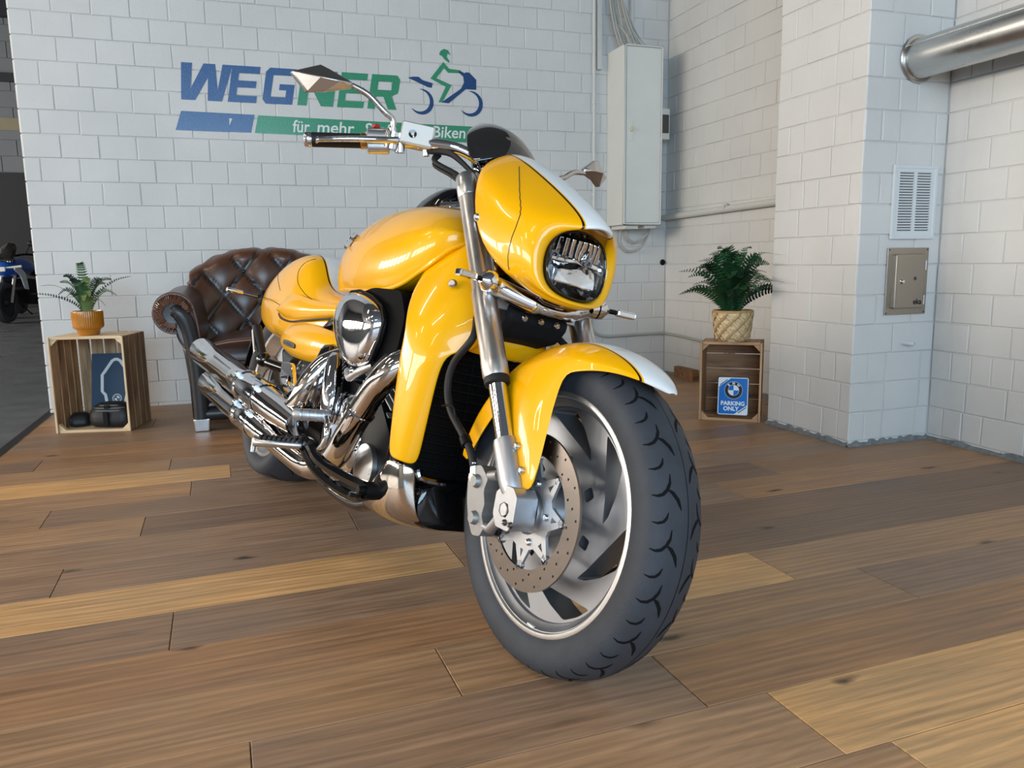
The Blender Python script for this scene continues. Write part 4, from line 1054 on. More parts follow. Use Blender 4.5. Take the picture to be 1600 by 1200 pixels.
# rear wheel
rwheel = pe('rear_wheel')
RP = [(.232, -.095), (.245, -.108), (.262, -.117), (.280, -.1195), (.294, -.115), (.304, -.100), (.313, -.072), (.3205, -.038), (.3245, 0)]
wheel_tyre(rwheel, RA, RP+[(r, -h) for r, h in RP[-2::-1]])
def rcrown(y):
    q = [(h, r) for r, h in RP+[(r, -h) for r, h in RP[-2::-1]] if r > .29]
    for (h0, r_0), (h1, r_1) in zip(q, q[1:]):
        if h0 <= y <= h1: return r_0+(r_1-r_0)*(y-h0)/(h1-h0)
    return q[0][1]
m = MB()
for k in range(16):
    a = 2*PI*k/16
    for s in (-1, 1): tread_strip(m, [(s*y, a+t) for y, t in ((.10, 0), (.08, .02), (.055, .07), (.03, .15), (.02, .22))], .003, RA, rcrown)
g = m.build('tread_grooves', 'tyre_groove', rwheel, smooth=60, norm=False); g['kind'] = 'stuff'
m = MB(); m.lathe([(.243, -.100), (.236, -.104), (.228, -.100), (.222, -.085), (.200, -.06), (.200, .06), (.222, .085), (.228, .100), (.236, .104), (.243, .100), (.215, 0)], RA, (0, 1, 0), 64, closed=True); m.build('rim', 'rim_lip', rwheel, smooth=40)
lp = [[pol(.205, 360*k/80) for k in range(80)]]
for k in range(7):
    t = 51.43*k; lp.append(soft([pol(.190, t+18), pol(.190, t-14), pol(.085, t-16), pol(.085, t+10)], .2))
m = MB(); m.plate(lp, lambda u, v, t: (RA.x+u, t, RA.z+v), -.055, -.02); m.build('spokes', 'rim_alloy', rwheel, smooth=30)
m = MB(); m.lathe([(0, -.12), (.03, -.12), (.05, -.10), (.06, -.05), (.06, .12), (0, .13)], RA, (0, 1, 0), 24); m.build('hub', 'cast_alloy', rwheel)
m = MB(); m.plate([circ(.14, 48), circ(.09, 40)], lambda u, v, t: (RA.x+u, t, RA.z+v), -.118, -.112); m.build('brake_disc', 'disc_steel', rwheel, smooth=30)
# ---------------------------------------------------------------- front fork
FYY = .135
def fk(z, off=0): return (1.436+.64*(.766-z)+off, z)
fork = pe('front_fork')
FD = Vector((.64, 0, -1)).normalized()
def fpt(z, s, off=0): x, zz = fk(z); return (x+off, s*FYY, zz)
def flathe(name, prof, s, mat, n=32):
    """prof: (radius, z) along the leg"""
    m = MB(); z0 = prof[0][1]; o = Vector(fpt(z0, s)); k = math.sqrt(1+.64**2)
    m.lathe([(r, (z0-z)*k) for r, z in prof], o, FD, n); return m.build(name, mat, fork, smooth=40)
for s in (-1, 1):
    flathe('fork_cap', [(0, 1.012), (.020, 1.012), (.0255, 1.006), (.0265, .995), (.0265, .958), (.025, .955)], s, 'satin_metal')
    flathe('fork_tube', [(.0245, .957), (.0245, .742), (.0275, .738), (.0275, .600), (.0285, .594), (.0285, .566), (.0265, .560)], s, 'fork_metal')
    flathe('fork_seal', [(.0265, .562), (.0275, .558), (.0265, .549), (.0205, .546)], s, 'rubber')
    flathe('fork_slider', [(.0195, .552), (.0195, .430)], s, 'chrome')
    flathe('fork_bottom', [(.0200, .446), (.0245, .444), (.0262, .436), (.0265, .370), (.024, .350), (.018, .338), (0, .337)], s, 'cast_alloy')
    # axle clamp block
    m = MB(); P0 = [(-.040, .030), (-.016, .050), (.018, .050), (.036, .034), (.038, -.022), (.022, -.040), (-.022, -.040), (-.040, -.016)]
    m.plate([soft([(x*.92, z*.92) for x, z in P0], .14), circ(.0155, 6)], lambda u, v, t: (FA.x+.004+u, t, FA.z+v), s*.108, s*.158); m.build('axle_clamp', 'cast_alloy', fork, smooth=30, bevel=.003)
    for dx in (.014, .034):
        m = MB(); m.lathe([(.0028, .002), (.0058, .004), (.0066, 0)], (FA.x+dx, s*.158, FA.z-.022), (0, s, 0), 12); m.build('pinch_bolt', 'chrome_dark', fork)
    m = MB(); m.lathe([(.0085, -.004), (.0140, .002), (.0150, .0)], (FA.x, s*.157, FA.z), (0, s, 0), 6); m.build('axle_nut', 'chrome_dark', fork, smooth=0)
# triple clamps
for z, x_, nm, r_ in ((.728, fk(.728)[0], 'lower_clamp', .0200), (.965, fk(.965)[0], 'upper_clamp', .0180)):
    m = MB(); t = .018
    pl_ = []
    for a in range(90, 271, 20): pl_.append((x_+r_*math.cos(math.radians(a-90)) if False else x_+r_*math.sin(math.radians(a-90)) , 0))
    ringp = [(x_+r_*math.cos(math.radians(a)), -FYY+r_*math.sin(math.radians(a))) for a in range(180, 361, 20)]
    ringp = [(x_+r_*math.cos(math.radians(a)), -FYY-.0+r_*math.sin(math.radians(a))) for a in range(150, 391, 20)]
    right = [(x, y) for x, y in ringp]; left = [(x, -y) for x, y in ringp][::-1]
    m.plate([right+[(x_+.02, 0)]+left+[(x_-.045, 0)]], lambda u, v, tt: (u-.64*0, v, z+tt), -t, t); m.build(nm, 'cast_alloy', fork, smooth=30, bevel=.004)
m = MB(); m.tube([(fk(.728)[0]-.02, 0, .70), (fk(.97)[0]-.02, 0, .98)], .035, 16); m.build('steering_stem', 'black_plastic', fork)
m = MB(); m.plate([[(1.30, .62), (1.46, .655), (1.50, .70), (1.47, .745), (1.36, .80), (1.29, .76)]], lambda u, v, t: (u, t, v), -.085, .085); m.build('steering_head_cover', 'black_matt', bike, smooth=30, bevel=.015)
for y in (-.045, .0, .045):
    m = MB(); m.lathe([(0, .006), (.006, .005), (.008, 0)], (1.497, y, .700), (.7, 0, -.3), 12); m.build('bolt', 'chrome', bike)
# chrome bar joining the two indicators under the lamp
cbar = MB(); pth = spline([(1.497, -.155, .758), (1.492, -.125, .753), (1.515, -.075, .738), (1.540, -.030, .727), (1.546, 0, .725), (1.540, .030, .727), (1.515, .075, .738), (1.492, .125, .753), (1.497, .155, .758)], 6)
n_ = len(pth); cbar.tube(pth, [.022 if k < n_*.33 or k > n_*.67 else .0135+.0085*abs(2*k/n_-1) for k in range(n_)], 16); cb_ = cbar.build('indicator_bar', 'chrome', bike, smooth=50)
for s in (-1, 1):
    m = MB(); m.lathe([(.024, 0), (.0225, .014), (.012, .024), (.0075, .030), (0, .031)], (1.499, s*.150, .759), (.22, s*.97, .02), 18); m.build('end_cone', 'chrome', cb_)
    m = MB(); m.plate([[(1.395, .800), (1.445, .838), (1.470, .790), (1.500, .765), (1.44, .735)]], lambda u, v, t: (u, t, v), s*.118, s*.128); m.build('side_plate', 'chrome', cb_, smooth=0, bevel=.004)
    ts = pe('turn_signal')
    m = MB(); m.tube([(1.505, s*.175, .760), (1.512, s*.200, .760)], .0058, 10); m.build('stalk', 'black_plastic', ts)
    m = MB(); m.box((1.519, s*.222, .760), (.020, .050, .016), Matrix.Rotation(-s*.2, 3, 'Z')); m.build('housing', 'chrome', ts, smooth=0, bevel=.004)
    m = MB(); m.box((1.530, s*.222, .760), (.004, .040, .010), Matrix.Rotation(-s*.2, 3, 'Z')); m.build('lens', 'lens_clear', ts, smooth=0, bevel=.001)
# ---------------------------------------------------------------- calipers and hoses
for s in (-1, 1):
    cal = pe('brake_caliper')
    Pc = [(1.545, .372), (1.580, .380), (1.612, .358), (1.604, .332), (1.616, .306), (1.612, .282), (1.630, .262), (1.618, .240), (1.590, .236), (1.566, .262), (1.548, .300), (1.538, .340)]
    m = MB(); m.plate([soft(Pc, .22)], lambda u, v, t: (u, t, v), s*.106, s*.140); m.build('caliper_body', 'caliper_alloy', cal, smooth=30, bevel=.006)
    m = MB(); m.plate([soft(Pc, .22)], lambda u, v, t: (u, t, v), s*.068, s*.088); m.build('inner_half', 'caliper_alloy', cal, smooth=30, bevel=.005)
    m = MB(); m.tube([(1.60, s*.128, .262), (1.640, s*.132, .262), (1.672, s*.134, .292)], [.011, .010, .013], 10); m.build('caliper_bracket', 'cast_alloy', cal); MB().tube([(1.60, s*.128, .362), (1.640, s*.132, .372)], [.011, .012], 10).build('caliper_bracket', 'cast_alloy', cal)
    for q in ((1.575, .345), (1.590, .272)):
        m = MB(); m.lathe([(0, .010), (.011, .010), (.014, .004), (.015, 0)], (q[0], s*.140, q[1]), (0, s, 0), 16); m.build('piston_cap', 'caliper_alloy', cal)
    m = MB(); hp = spline([(1.38, s*.10, .70), (1.455, s*.140, .640), (1.408, s*.150, .575), (1.400, s*.150, .520), (1.430, s*.148, .470), (1.490, s*.145, .430), (1.530, s*.142, .400), (1.552, s*.140, .370)], 6)
    m.tube(hp, .0085, 10); m.build('brake_hose', 'rubber', cal)
    m = MB(); m.lathe([(.0088, -.012), (.0125, -.010), (.0125, .010), (.0088, .012)], (1.508, s*.1435, .416), (.06, 0, -.05), 12); m.build('hose_clip', 'black_plastic', cal)
    m = MB(); m.tube([(1.549, s*.1405, .378), (1.556, s*.140, .352)], .0075, 8); m.lathe([(0, .008), (.010, .008), (.010, 0)], (1.556, s*.138, .350), (0, s, 0), 6); m.build('banjo_bolt', 'satin_metal', cal)
    m = MB(); m.tube(spline([(1.400, s*.155, .476), (1.440, s*.158, .482), (1.455, s*.156, .478), (1.462, s*.150, .45), (1.480, s*.146, .432)], 4), .0022, 6); m.build('hose_guide', 'black_plastic', cal)
# ---------------------------------------------------------------- front fender
def fender_sec(phi, rc, hw, drop, ext):
    """half section: centre line, shoulder, edge, then the skirt rows (lower leg where it has one)"""
    a = math.radians(phi); d = Vector((math.cos(a), 0, math.sin(a)))
    pts = []
    for f in (0, .42, .72, .93, 1):
        pts.append(FA+d*(rc-drop*f**2.6)+Vector((0, -f*hw, 0)))
    p = pts[-1]
    if isinstance(ext, (int, float)):
        for k in (1, 2, 3, 4, 5): pts.append(p-d*ext*k/5+Vector((0, -.0008*k, 0)))
    else:
        for q in ext: pts.append(Vector(q))
    return pts
LEGS = {0: [(1.722, -.110, .560), (1.714, -.115, .520), (1.732, -.120, .462), (1.756, -.124, .400), (1.754, -.125, .372)],
        1: [(1.694, -.117, .560), (1.690, -.124, .520), (1.708, -.130, .460), (1.730, -.132, .386), (1.732, -.131, .362)],
        2: [(1.650, -.118, .556), (1.652, -.126, .516), (1.670, -.132, .458), (1.692, -.132, .386), (1.698, -.130, .362)],
        3: [(1.600, -.114, .548), (1.612, -.119, .510), (1.630, -.123, .456), (1.654, -.126, .398), (1.664, -.126, .372)]}
FS = [(50.5, .3600, .005, .001, .001), (53, .3605, .020, .006, .002), (57, .3600, .040, .012, .004), (63, .3585, .062, .020, .008), (70, .3565, .080, .030, .014), (78, .3545, .094, .040, .024), (85, .3530, .100, .048, .032),
      (90, .3515, .102, .052, LEGS[0]), (97, .3500, .103, .054, LEGS[1]), (107, .3485, .103, .056, LEGS[2]), (118, .3470, .102, .056, LEGS[3]),
      (124, .3460, .101, .056, .045), (134, .3450, .100, .055, .050), (147, .3440, .099, .053, .050), (160, .3430, .097, .050, .045), (170, .3430, .093, .048, .03)]
rows_f = []
for q in FS:
    h_ = fender_sec(*q); rows_f.append([Vector((p.x, -p.y, p.z)) for p in h_[:0:-1]]+h_)
m = MB(); m.grid(rows_f); fender = m.build('front_fender', 'fender_paint', bike, smooth=60, subsurf=2, solid=.004)
for s in (-1, 1):
    for x, z in ((1.682, .440), (1.712, .398)):
        m = MB(); m.lathe([(0, .006), (.0045, .006), (.0075, .003), (.008, -.004)], (x, s*.133, z), (0, s, 0), 14); m.build('bolt', 'satin_metal', fender)
# ---------------------------------------------------------------- headlight cowl
INN = [(1.676, 0, .904), (1.655, -.040, .894), (1.612, -.068, .886), (1.590, -.081, .855), (1.588, -.083, .815), (1.592, -.075, .780), (1.606, -.052, .756), (1.622, 0, .747)]
OUT = [(1.275, 0, 1.108), (1.300, -.042, 1.094), (1.282, -.088, 1.066), (1.345, -.146, 1.010), (1.362, -.149, .925), (1.432, -.146, .826), (1.555, -.092, .746), (1.612, 0, .728)]
MIDS = {0: [(1.345, 0, 1.092), (1.430, 0, 1.056), (1.535, 0, 1.000), (1.635, 0, .940)],
        1: [(1.352, -.042, 1.076), (1.436, -.043, 1.032), (1.540, -.044, .976), (1.622, -.043, .924)],
        2: [(1.345, -.104, 1.042), (1.415, -.112, 1.000), (1.500, -.110, .952), (1.600, -.097, .910)],
        3: [(1.392, -.150, .985), (1.440, -.150, .952), (1.505, -.138, .912), (1.592, -.118, .880)],
        4: [(1.410, -.150, .905), (1.460, -.146, .882), (1.520, -.134, .852), (1.594, -.121, .826)],
        5: [(1.470, -.142, .808), (1.505, -.134, .796), (1.540, -.120, .785), (1.592, -.108, .772)],
        6: [(1.572, -.084, .742), (1.588, -.076, .741), (1.600, -.068, .744), (1.612, -.068, .741)],
        7: [(1.620, 0, .729), (1.626, 0, .733), (1.629, 0, .738), (1.627, 0, .743)]}
rings = []
full = lambda col: col+[(x, -y, z) for x, y, z in col[-2:0:-1]]
for j in range(6):
    col = [OUT[k] if j == 0 else INN[k] if j == 5 else MIDS[k][j-1] for k in range(8)]
    rings.append(full(col))
rings.append(full([(x-.022, y*.94, z-.0*(k == 0)) for k, (x, y, z) in enumerate(INN)]))
m = MB(); m.loft(rings, True, False); cowl = m.build('headlight_cowl', 'cowl_paint', bike, smooth=60, subsurf=2, solid=.003)
for s in (-1, 1):
    m = MB(); m.lathe([(0, .004), (.005, .004), (.008, .001), (.010, -.004)], (1.388, s*.150, .905), (.1, s, 0), 14); m.build('bolt', 'satin_metal', cowl)
for s in (-1, 1):
    q_ = spline([(1.393, s*.070, 1.060), (1.470, s*.110, .998), (1.528, s*.140, .935), (1.535, s*.150, .890), (1.525, s*.152, .850), (1.520, s*.150, .816), (1.518, s*.135, .785)], 6)
    m = MB(); m.tube([p for p, n_ in snap(cowl, q_, .0002)], .0010, 5); m.build('seam', 'badge_black', cowl)
# lamp: black bezel, reflector with facets, clear lens
LC = Vector((1.60, 0, .825))
inn = full(INN)
def ringscale(q, dx, base=inn): return [(min(p[0], 1.607)+dx-.012*(p[2]-.825)/.07 if False else 1.607-.20*abs(p[1])-.10*(p[2]-.825)+dx, p[1]*q, .825+(p[2]-.825)*q) for p in base]
m = MB(); m.loft([ringscale(1.04, -.030), ringscale(1.0, .004), ringscale(.93, .006), ringscale(.90, -.006)], True, False); m.build('headlight_bezel', 'black_gloss', cowl, smooth=50, subsurf=1)
m = MB(); m.loft([ringscale(.92, -.008), ringscale(.80, -.030), ringscale(.55, -.052), ringscale(.25, -.062), ringscale(.02, -.064)], True, False); refl = m.build('reflector', 'reflector', cowl, smooth=25)
for k in range(9):     # vertical flutes of the upper reflector, step below it
    y = -.056+k*.014
    m = MB(); m.box((1.571-.5*abs(y)*.5, y, .861), (.020, .011, .040), Matrix.Rotation(.25+.0*k, 3, 'Y')); m.build('flute', 'reflector', cowl, smooth=0, bevel=.002)
m = MB(); m.box((1.567, 0, .832), (.016, .120, .010)); m.box((1.571, 0, .800), (.012, .10, .028)); m.build('reflector_step', 'reflector', cowl, smooth=0, bevel=.002)
for y, z, r in ((-.052, .838, .010), (-.044, .784, .008), (.03, .838, .012)):
    m = MB(); m.lathe([(r*.5, .004), (r, .004), (r, -.02)], (1.581-.2*abs(y), y, z), (1, -.1, 0), 16); m.ball((1.581-.2*abs(y), y, z), r*.5, 10, 6); m.build('bulb_holder', 'chrome_dark', cowl)
m = MB(); m.loft([ringscale(.925, .002), ringscale(.75, .012), ringscale(.45, .018), ringscale(.02, .020)], True, False); m.build('headlight_lens', 'lens_clear', cowl, smooth=60, subsurf=1)
# ---------------------------------------------------------------- smoked screen and instruments
def symrow(col): return col+[(x, -y, z) for x, y, z in col[-2::-1]]
rowss = [symrow(c) for c in ([(1.235, -.108, 1.052), (1.262, -.060, 1.082), (1.275, 0, 1.096)], [(1.222, -.117, 1.090), (1.250, -.066, 1.122), (1.262, 0, 1.136)], [(1.190, -.112, 1.128), (1.210, -.064, 1.162), (1.218, 0, 1.176)], [(1.158, -.090, 1.155), (1.160, -.050, 1.188), (1.160, 0, 1.202)], [(1.120, -.066, 1.172), (1.112, -.036, 1.200), (1.108, 0, 1.212)])]
m = MB(); m.grid(rowss); m.build('windscreen', 'smoke_screen', bike, smooth=60, subsurf=2, solid=.003)
ins = pe('instrument_cluster')
m = MB(); m.loft([[(1.255+.0*a, .085*math.cos(t), 1.045+.05*math.sin(t)) for t in [2*PI*k/16 for k in range(16)] for a in (0,)], [(1.20, .088*math.cos(t), 1.065+.058*math.sin(t)) for t in [2*PI*k/16 for k in range(16)]], [(1.155, .07*math.cos(t), 1.085+.046*math.sin(t)) for t in [2*PI*k/16 for k in range(16)]]]); m.build('tachometer', 'chrome_dark', ins, smooth=60, subsurf=1)
m = MB(); secs = []
for x, hw, zt in ((.80, .02, .985), (.84, .062, 1.012), (.90, .080, 1.036), (.96, .080, 1.050), (1.00, .072, 1.046), (1.03, .055, 1.02)):
    secs.append([(x+.02*math.sin(t), hw*math.cos(t), .955+(zt-.955)*max(math.sin(t), -.3)) for t in [2*PI*k/16 for k in range(16)]])
m.loft(secs); m.build('speedometer', 'black_gloss', ins, smooth=60, subsurf=1)
m = MB(); m.tube([(1.02, -.05, .972), (1.06, -.02, .98), (1.08, .02, .98)], .02, 12); m.build('speedometer_mount', 'chrome', ins)
# ---------------------------------------------------------------- handlebar with controls
hb = pe('handlebar')
bp_ = spline([(.985, -.430, 1.047), (1.045, -.310, 1.072), (1.115, -.210, 1.092), (1.185, -.130, 1.094), (1.215, -.06, 1.075), (1.222, 0, 1.068)], 6)
bp_ = [Vector(p) for p in bp_]; bp_ = bp_+[Vector((p.x, -p.y, p.z)) for p in bp_[-2::-1]]
m = MB(); m.tube(bp_, .0140, 14); m.build('bar_tube', 'chrome', hb)
for s in (-1, 1):
    g0, g1 = Vector((.985, s*.430, 1.047)), Vector((1.048, s*.304, 1.074)); gd = (g1-g0).normalized()
    L_ = (g1-g0).length
    m = MB(); m.lathe([(.0150, .010), (.0178, .012), (.0178, L_-.012), (.0150, L_-.010)], g0, gd, 24); m.build('grip', 'rubber', hb)
    m = MB(); m.lathe([(0, -.006), (.0165, -.006), (.0192, -.002), (.0192, .006), (.0180, .012)], g0, gd, 24); m.build('grip_end', 'chrome', hb)
    m = MB(); m.lathe([(.0180, L_-.014), (.0198, L_-.012), (.0198, L_-.001), (.0180, L_)], g0, gd, 24); m.build('grip_ring', 'gold_metal', hb)
    c0 = g1+gd*.002
    def loc(a, b_, c_, c0=c0, gd=gd, s=s):     # along the bar, forward, up
        fwd = gd.cross(Vector((0, 0, 1))).normalized()*(-s); upv = Vector((0, 0, 1)); upv = (upv-gd*upv.dot(gd)).normalized()
        fwd = Vector((gd.y*s*-1, gd.x*s, 0)).normalized()
        if fwd.x < 0: fwd = -fwd
        return c0+gd*a+fwd*b_+upv*c_
    secs = []
    for a, q in ((.0, .85), (.003, 1), (.052, 1), (.055, .85)):
        secs.append([loc(a, q*(.021*math.cos(t)+.004), q*(.032*math.copysign(abs(math.sin(t))**.6, math.sin(t)))) for t in [2*PI*k/16 for k in range(16)]])
    m = MB(); m.loft(secs); m.build('switch_housing', 'satin_metal', hb, smooth=40)
    m = MB(); m.box(tuple(loc(.022, .004, .036)), (.016, .016, .010)); m.build('switch_button', 'red_plastic' if s < 0 else 'black_plastic', hb, smooth=0, bevel=.003)
    # lever: chrome blade in front of the grip
    lp_ = spline([loc(.075, .030, -.004), loc(.050, .040, -.006), loc(.0, .050, -.008), loc(-.06, .052, -.010), loc(-.105, .046, -.011), loc(-.118, .044, -.012)], 5)
    secs = []
    for k, p in enumerate(lp_):
        f = k/(len(lp_)-1); hh = .010*(1-f)+.0050*f+.003*(f > .9); ww = .008
        d = (lp_[min(k+1, len(lp_)-1)]-lp_[max(k-1, 0)]).normalized(); upv = Vector((0, 0, 1)); sd_ = d.cross(upv).normalized()
        secs.append([p+sd_*ww*math.cos(t)+upv*hh*math.sin(t) for t in [2*PI*j/10 for j in range(10)]])
    m = MB(); m.loft(secs); m.build('lever', 'chrome', hb, smooth=50)
    m = MB(); m.tube([loc(.058, .014, -.022), loc(.066, .018, .018)], .020, 16); m.tube([loc(.080, .014, -.030), loc(.082, .018, .016)], .013, 12); m.build('lever_clamp', 'chrome', hb, smooth=40)
    # fluid reservoir
    cx_ = loc(.124, .014, .010); rotm = Matrix.Rotation(math.atan2(gd.y, gd.x), 3, 'Z')
    m = MB(); m.box(tuple(cx_), (.084, .050, .056), rotm); rs = m.build('reservoir', 'white_gloss' if False else 'satin_metal', hb, smooth=0, bevel=.006)
    fwdv = (loc(0, 1, 0)-loc(0, 0, 0)).normalized()
    m = MB(); m.box(tuple(cx_+fwdv*.026), (.076, .004, .049), rotm); m.build('reservoir_face', 'cabinet_paint', hb, smooth=0, bevel=.002)
    m = MB(); m.lathe([(.004, .001), (.009, .0015), (.010, 0)], tuple(cx_+fwdv*.028-gd*.012), tuple(fwdv), 18); m.build('sight_glass', 'black_gloss', hb)
    m = MB(); m.tube([loc(.145, .012, -.004), loc(.145, .012, -.036)], [.010, .008], 12); m.build('banjo', 'satin_metal', hb)
    m = MB(); m.tube([loc(.150, .012, -.024), loc(.185, .010, -.022)], .0065, 10); m.build('hose_end', 'satin_metal', hb)
    # hoses running to the steering head
    for q, (dy, dz, r) in enumerate(((0, 0, .0065), (.012, -.012, .004), (-.01, .012, .006), (-.012, .022, .006))):
        pth = spline([loc(.180, .010+dy*.3, -.022+dz), (1.16, s*.165, 1.052+dz*.8), (1.225, s*(.125+dy), 1.020+dz*.7), (1.265, s*.10, .975)], 6) if q < 2 else spline([loc(.140, .0, -.012+dz*.5), (1.13, s*.175, 1.072+dz*.5), (1.19, s*.14, 1.068+dz*.4), (1.25, s*.10, 1.03)], 6)
        m = MB(); m.tube(pth, r, 8); m.build('control_hose', 'rubber', hb)
    m = MB(); m.tube([(1.218, s*.055, 1.072), (1.262, s*.055, 1.0), (1.275, s*.055, .975)], .018, 14); m.build('riser', 'chrome', hb)
    # mirror
    mi = pe('mirror')
    st_ = spline([loc(.064, .010, .018), loc(.064, .012, .05), (1.080, s*.285, 1.150), (1.066, s*.325, 1.178), (1.058, s*.368, 1.189)], 6)
    m = MB(); m.tube(st_, [.0075]*(len(st_)-4)+[.0072, .007, .0065, .0065], 12); m.build('stem', 'chrome_mid', mi)
    m = MB(); m.tube([loc(.064, .010, .016), loc(.064, .010, .030)], .012, 12); m.build('stem_base', 'satin_metal', mi)
    dz_ = Vector((0, 0, .030 if s > 0 else 0))
    root_, top_, tip_, bot_ = Vector((1.060, s*.366, 1.189)), Vector((1.020, s*.440, 1.222)), Vector((1.000, s*.500, 1.188)), Vector((1.022, s*.462, 1.148))
    top2, bot2 = Vector((1.030, s*.42, 1.216)), Vector((1.040, s*.425, 1.158))
    back_ = Vector((-.022, 0, 0)); apex = Vector((1.052, s*.444, 1.184)); apex2 = Vector((1.068, s*.400, 1.187))
    top_, tip_, bot_, top2, bot2, apex = [p+dz_ for p in (top_, tip_, bot_, top2, bot2, apex)]; apex2 = apex2+dz_*.6; root_ = root_+dz_*.3
    base_ = [root_+Vector((0, 0, .006)), top2, top_, tip_, bot_, bot2, root_-Vector((0, 0, .006))]
    m = MB(); i0 = len(m.v); nb = len(base_)
    for p in base_: m.v.append(tuple(p))
    for p in base_: m.v.append(tuple(p+back_*.8))
    ia = m.vert(apex); ib = m.vert(apex2)
    for k in range(nb-1): m.face((k, k+1, nb+k+1, nb+k))
    m.face((nb-1, 0, nb, 2*nb-1)); m.face(list(range(nb, 2*nb)))
    m.face((0, 1, ib)); m.face((1, 2, ia, ib)); m.face((2, 3, ia)); m.face((3, 4, ia)); m.face((4, 5, ib, ia)); m.face((5, 6, ib)); m.face((6, 0, ib))
    m.build('mirror_housing', 'chrome_mid', mi, smooth=20, bevel=.002)
    gl = MB(); gl.face([gl.vert(p+back_*.83+(Vector((1.03, s*.435, 1.186))-p)*.06) for p in base_]); gl.build('mirror_glass', 'chrome', mi, smooth=0, norm=False)
# ---------------------------------------------------------------- tank
def tank_sec(x, zt, zb, hw, zw, lip=.0):
    col = [(0, zt), (.34*hw, zt-.006), (.66*hw, zt-.10*(zt-zw)-.012), (.88*hw, zt-.42*(zt-zw)-.01), (.985*hw, zw+.25*(zt-zw)), (hw, zw), (.985*hw, zw-.45*(zw-zb)), (.93*hw, zb+.006), (.86*hw, zb), (.6*hw, zb+.012), (0, zb+.02)]
    pts = [(x, -y, z) for y, z in col]
    return pts+[(x, y, z) for y, z in col[-2:0:-1]]
TS = [(.495, .800, .735, .070, .765), (.512, .842, .728, .100, .775), (.560, .892, .722, .134, .785), (.64, .935, .718, .164, .795), (.76, .968, .714, .192, .80), (.90, .984, .711, .210, .80), (1.05, .984, .714, .216, .80), (1.15, .970, .732, .210, .815), (1.225, .946, .778, .190, .845), (1.275, .918, .830, .156, .870), (1.298, .896, .858, .11, .876)]
m = MB(); m.loft([tank_sec(*q) for q in TS]); tank = m.build('fuel_tank', 'yellow_paint', bike, smooth=60, subsurf=2)
for s in (-1, 1):
    em = MB()
    A_, nz_ = snap(tank, [(.735, s*.180, .872)], 0)[0]
    tx = Vector((1, 0, 0)); tx = (tx-nz_*tx.dot(nz_)).normalized(); tz = tx.cross(nz_).normalized()
    if tz.z < 0: tz = -tz
    def ef(u, v, t): return A_+tx*u+tz*v+nz_*(t+.004+.020*max(0, .5-abs(u)*18)*.4)
    em.plate([[(-.034, -.004), (-.016, .010), (-.008, .022), (-.004, .010), (.010, .006), (.050, .006), (.032, -.003), (.008, -.005), (-.004, -.030), (-.012, -.034), (-.020, -.012)]], ef, -.006, .006)
    em.build('emblem', 'chrome', tank, smooth=0, bevel=.0015)
    m = MB(); m.lathe([(.0, .003), (.0085, .003), (.0105, 0)], tuple(ef(-.016, -.002, .005)), tuple(nz_), 12); m.build('emblem_boss', 'chrome_dark', tank)
for s in (-1, 1):     # rolled lower lip of the tank
    lp2 = [(x, s*.905*hw, zb+.004) for x, zt, zb, hw, zw in TS[2:]]
    q_ = [p for p, n_ in snap(tank, spline(lp2, 5), .0005)]
    m = MB(); m.tube(q_, .0055, 8); m.build('tank_lip', 'yellow_paint', tank)
m = MB(); m.lathe([(0, .012), (.030, .012), (.036, .004), (.036, -.01)], (.80, 0, .972), (0, 0, 1), 24); m.build('filler_cap', 'chrome', tank)
# ---------------------------------------------------------------- radiator, shrouds, chrome lower cover
for s in (-1, 1):
    G = [[(1.200, .105, .870), (1.255, .105, .872), (1.305, .095, .866), (1.330, .075, .856)],
         [(1.205, .150, .800), (1.270, .150, .800), (1.340, .128, .790), (1.385, .084, .780)],
         [(1.225, .192, .725), (1.290, .188, .720), (1.365, .155, .705), (1.420, .090, .700)],
         [(1.262, .214, .665), (1.315, .206, .660), (1.380, .170, .650), (1.425, .092, .648)],
         [(1.276, .215, .625), (1.320, .210, .620), (1.375, .180, .614), (1.415, .100, .606)],
         [(1.272, .215, .585), (1.318, .212, .582), (1.360, .196, .586), (1.392, .158, .598)],
         [(1.272, .214, .540), (1.316, .211, .540), (1.352, .196, .542), (1.376, .164, .548)],
         [(1.280, .213, .460), (1.316, .210, .460), (1.346, .194, .460), (1.366, .163, .462)],
         [(1.288, .211, .390), (1.318, .208, .388), (1.342, .190, .386), (1.356, .162, .384)],
         [(1.293, .208, .336), (1.318, .205, .332), (1.337, .188, .328), (1.348, .161, .325)]]
    m = MB(); m.grid([[(x, s*y, z) for x, y, z in r] for r in G]); sh = m.build('radiator_shroud', 'yellow_paint', bike, smooth=60, subsurf=2, solid=.006*(1 if s > 0 else -1))
    m = MB(); m.lathe([(0, .004), (.006, .004), (.0095, .001), (.011, -.004)], (1.352, s*.160, .752), (.6, s*.75, .2), 14); m.build('bolt', 'satin_metal', sh)
    C = [[(1.291, .206, .334), (1.318, .203, .330), (1.337, .186, .326), (1.347, .160, .322)],
         [(1.268, .212, .292), (1.306, .208, .288), (1.338, .190, .284), (1.350, .158, .280)],
         [(1.215, .214, .242), (1.275, .208, .238), (1.332, .188, .238), (1.356, .152, .240)],
         [(1.165, .208, .205), (1.240, .200, .198), (1.318, .178, .200), (1.356, .140, .210)],
         [(1.140, .175, .180), (1.225, .168, .172), (1.300, .148, .176), (1.345, .115, .190)],
         [(1.145, .120, .172), (1.220, .112, .164), (1.285, .10, .168), (1.330, .085, .178)]]
    m = MB(); m.grid([[(x, s*y, z) for x, y, z in r] for r in C]); m.build('radiator_foot', 'header_chrome', bike, smooth=60, subsurf=2, solid=.004*(1 if s > 0 else -1))
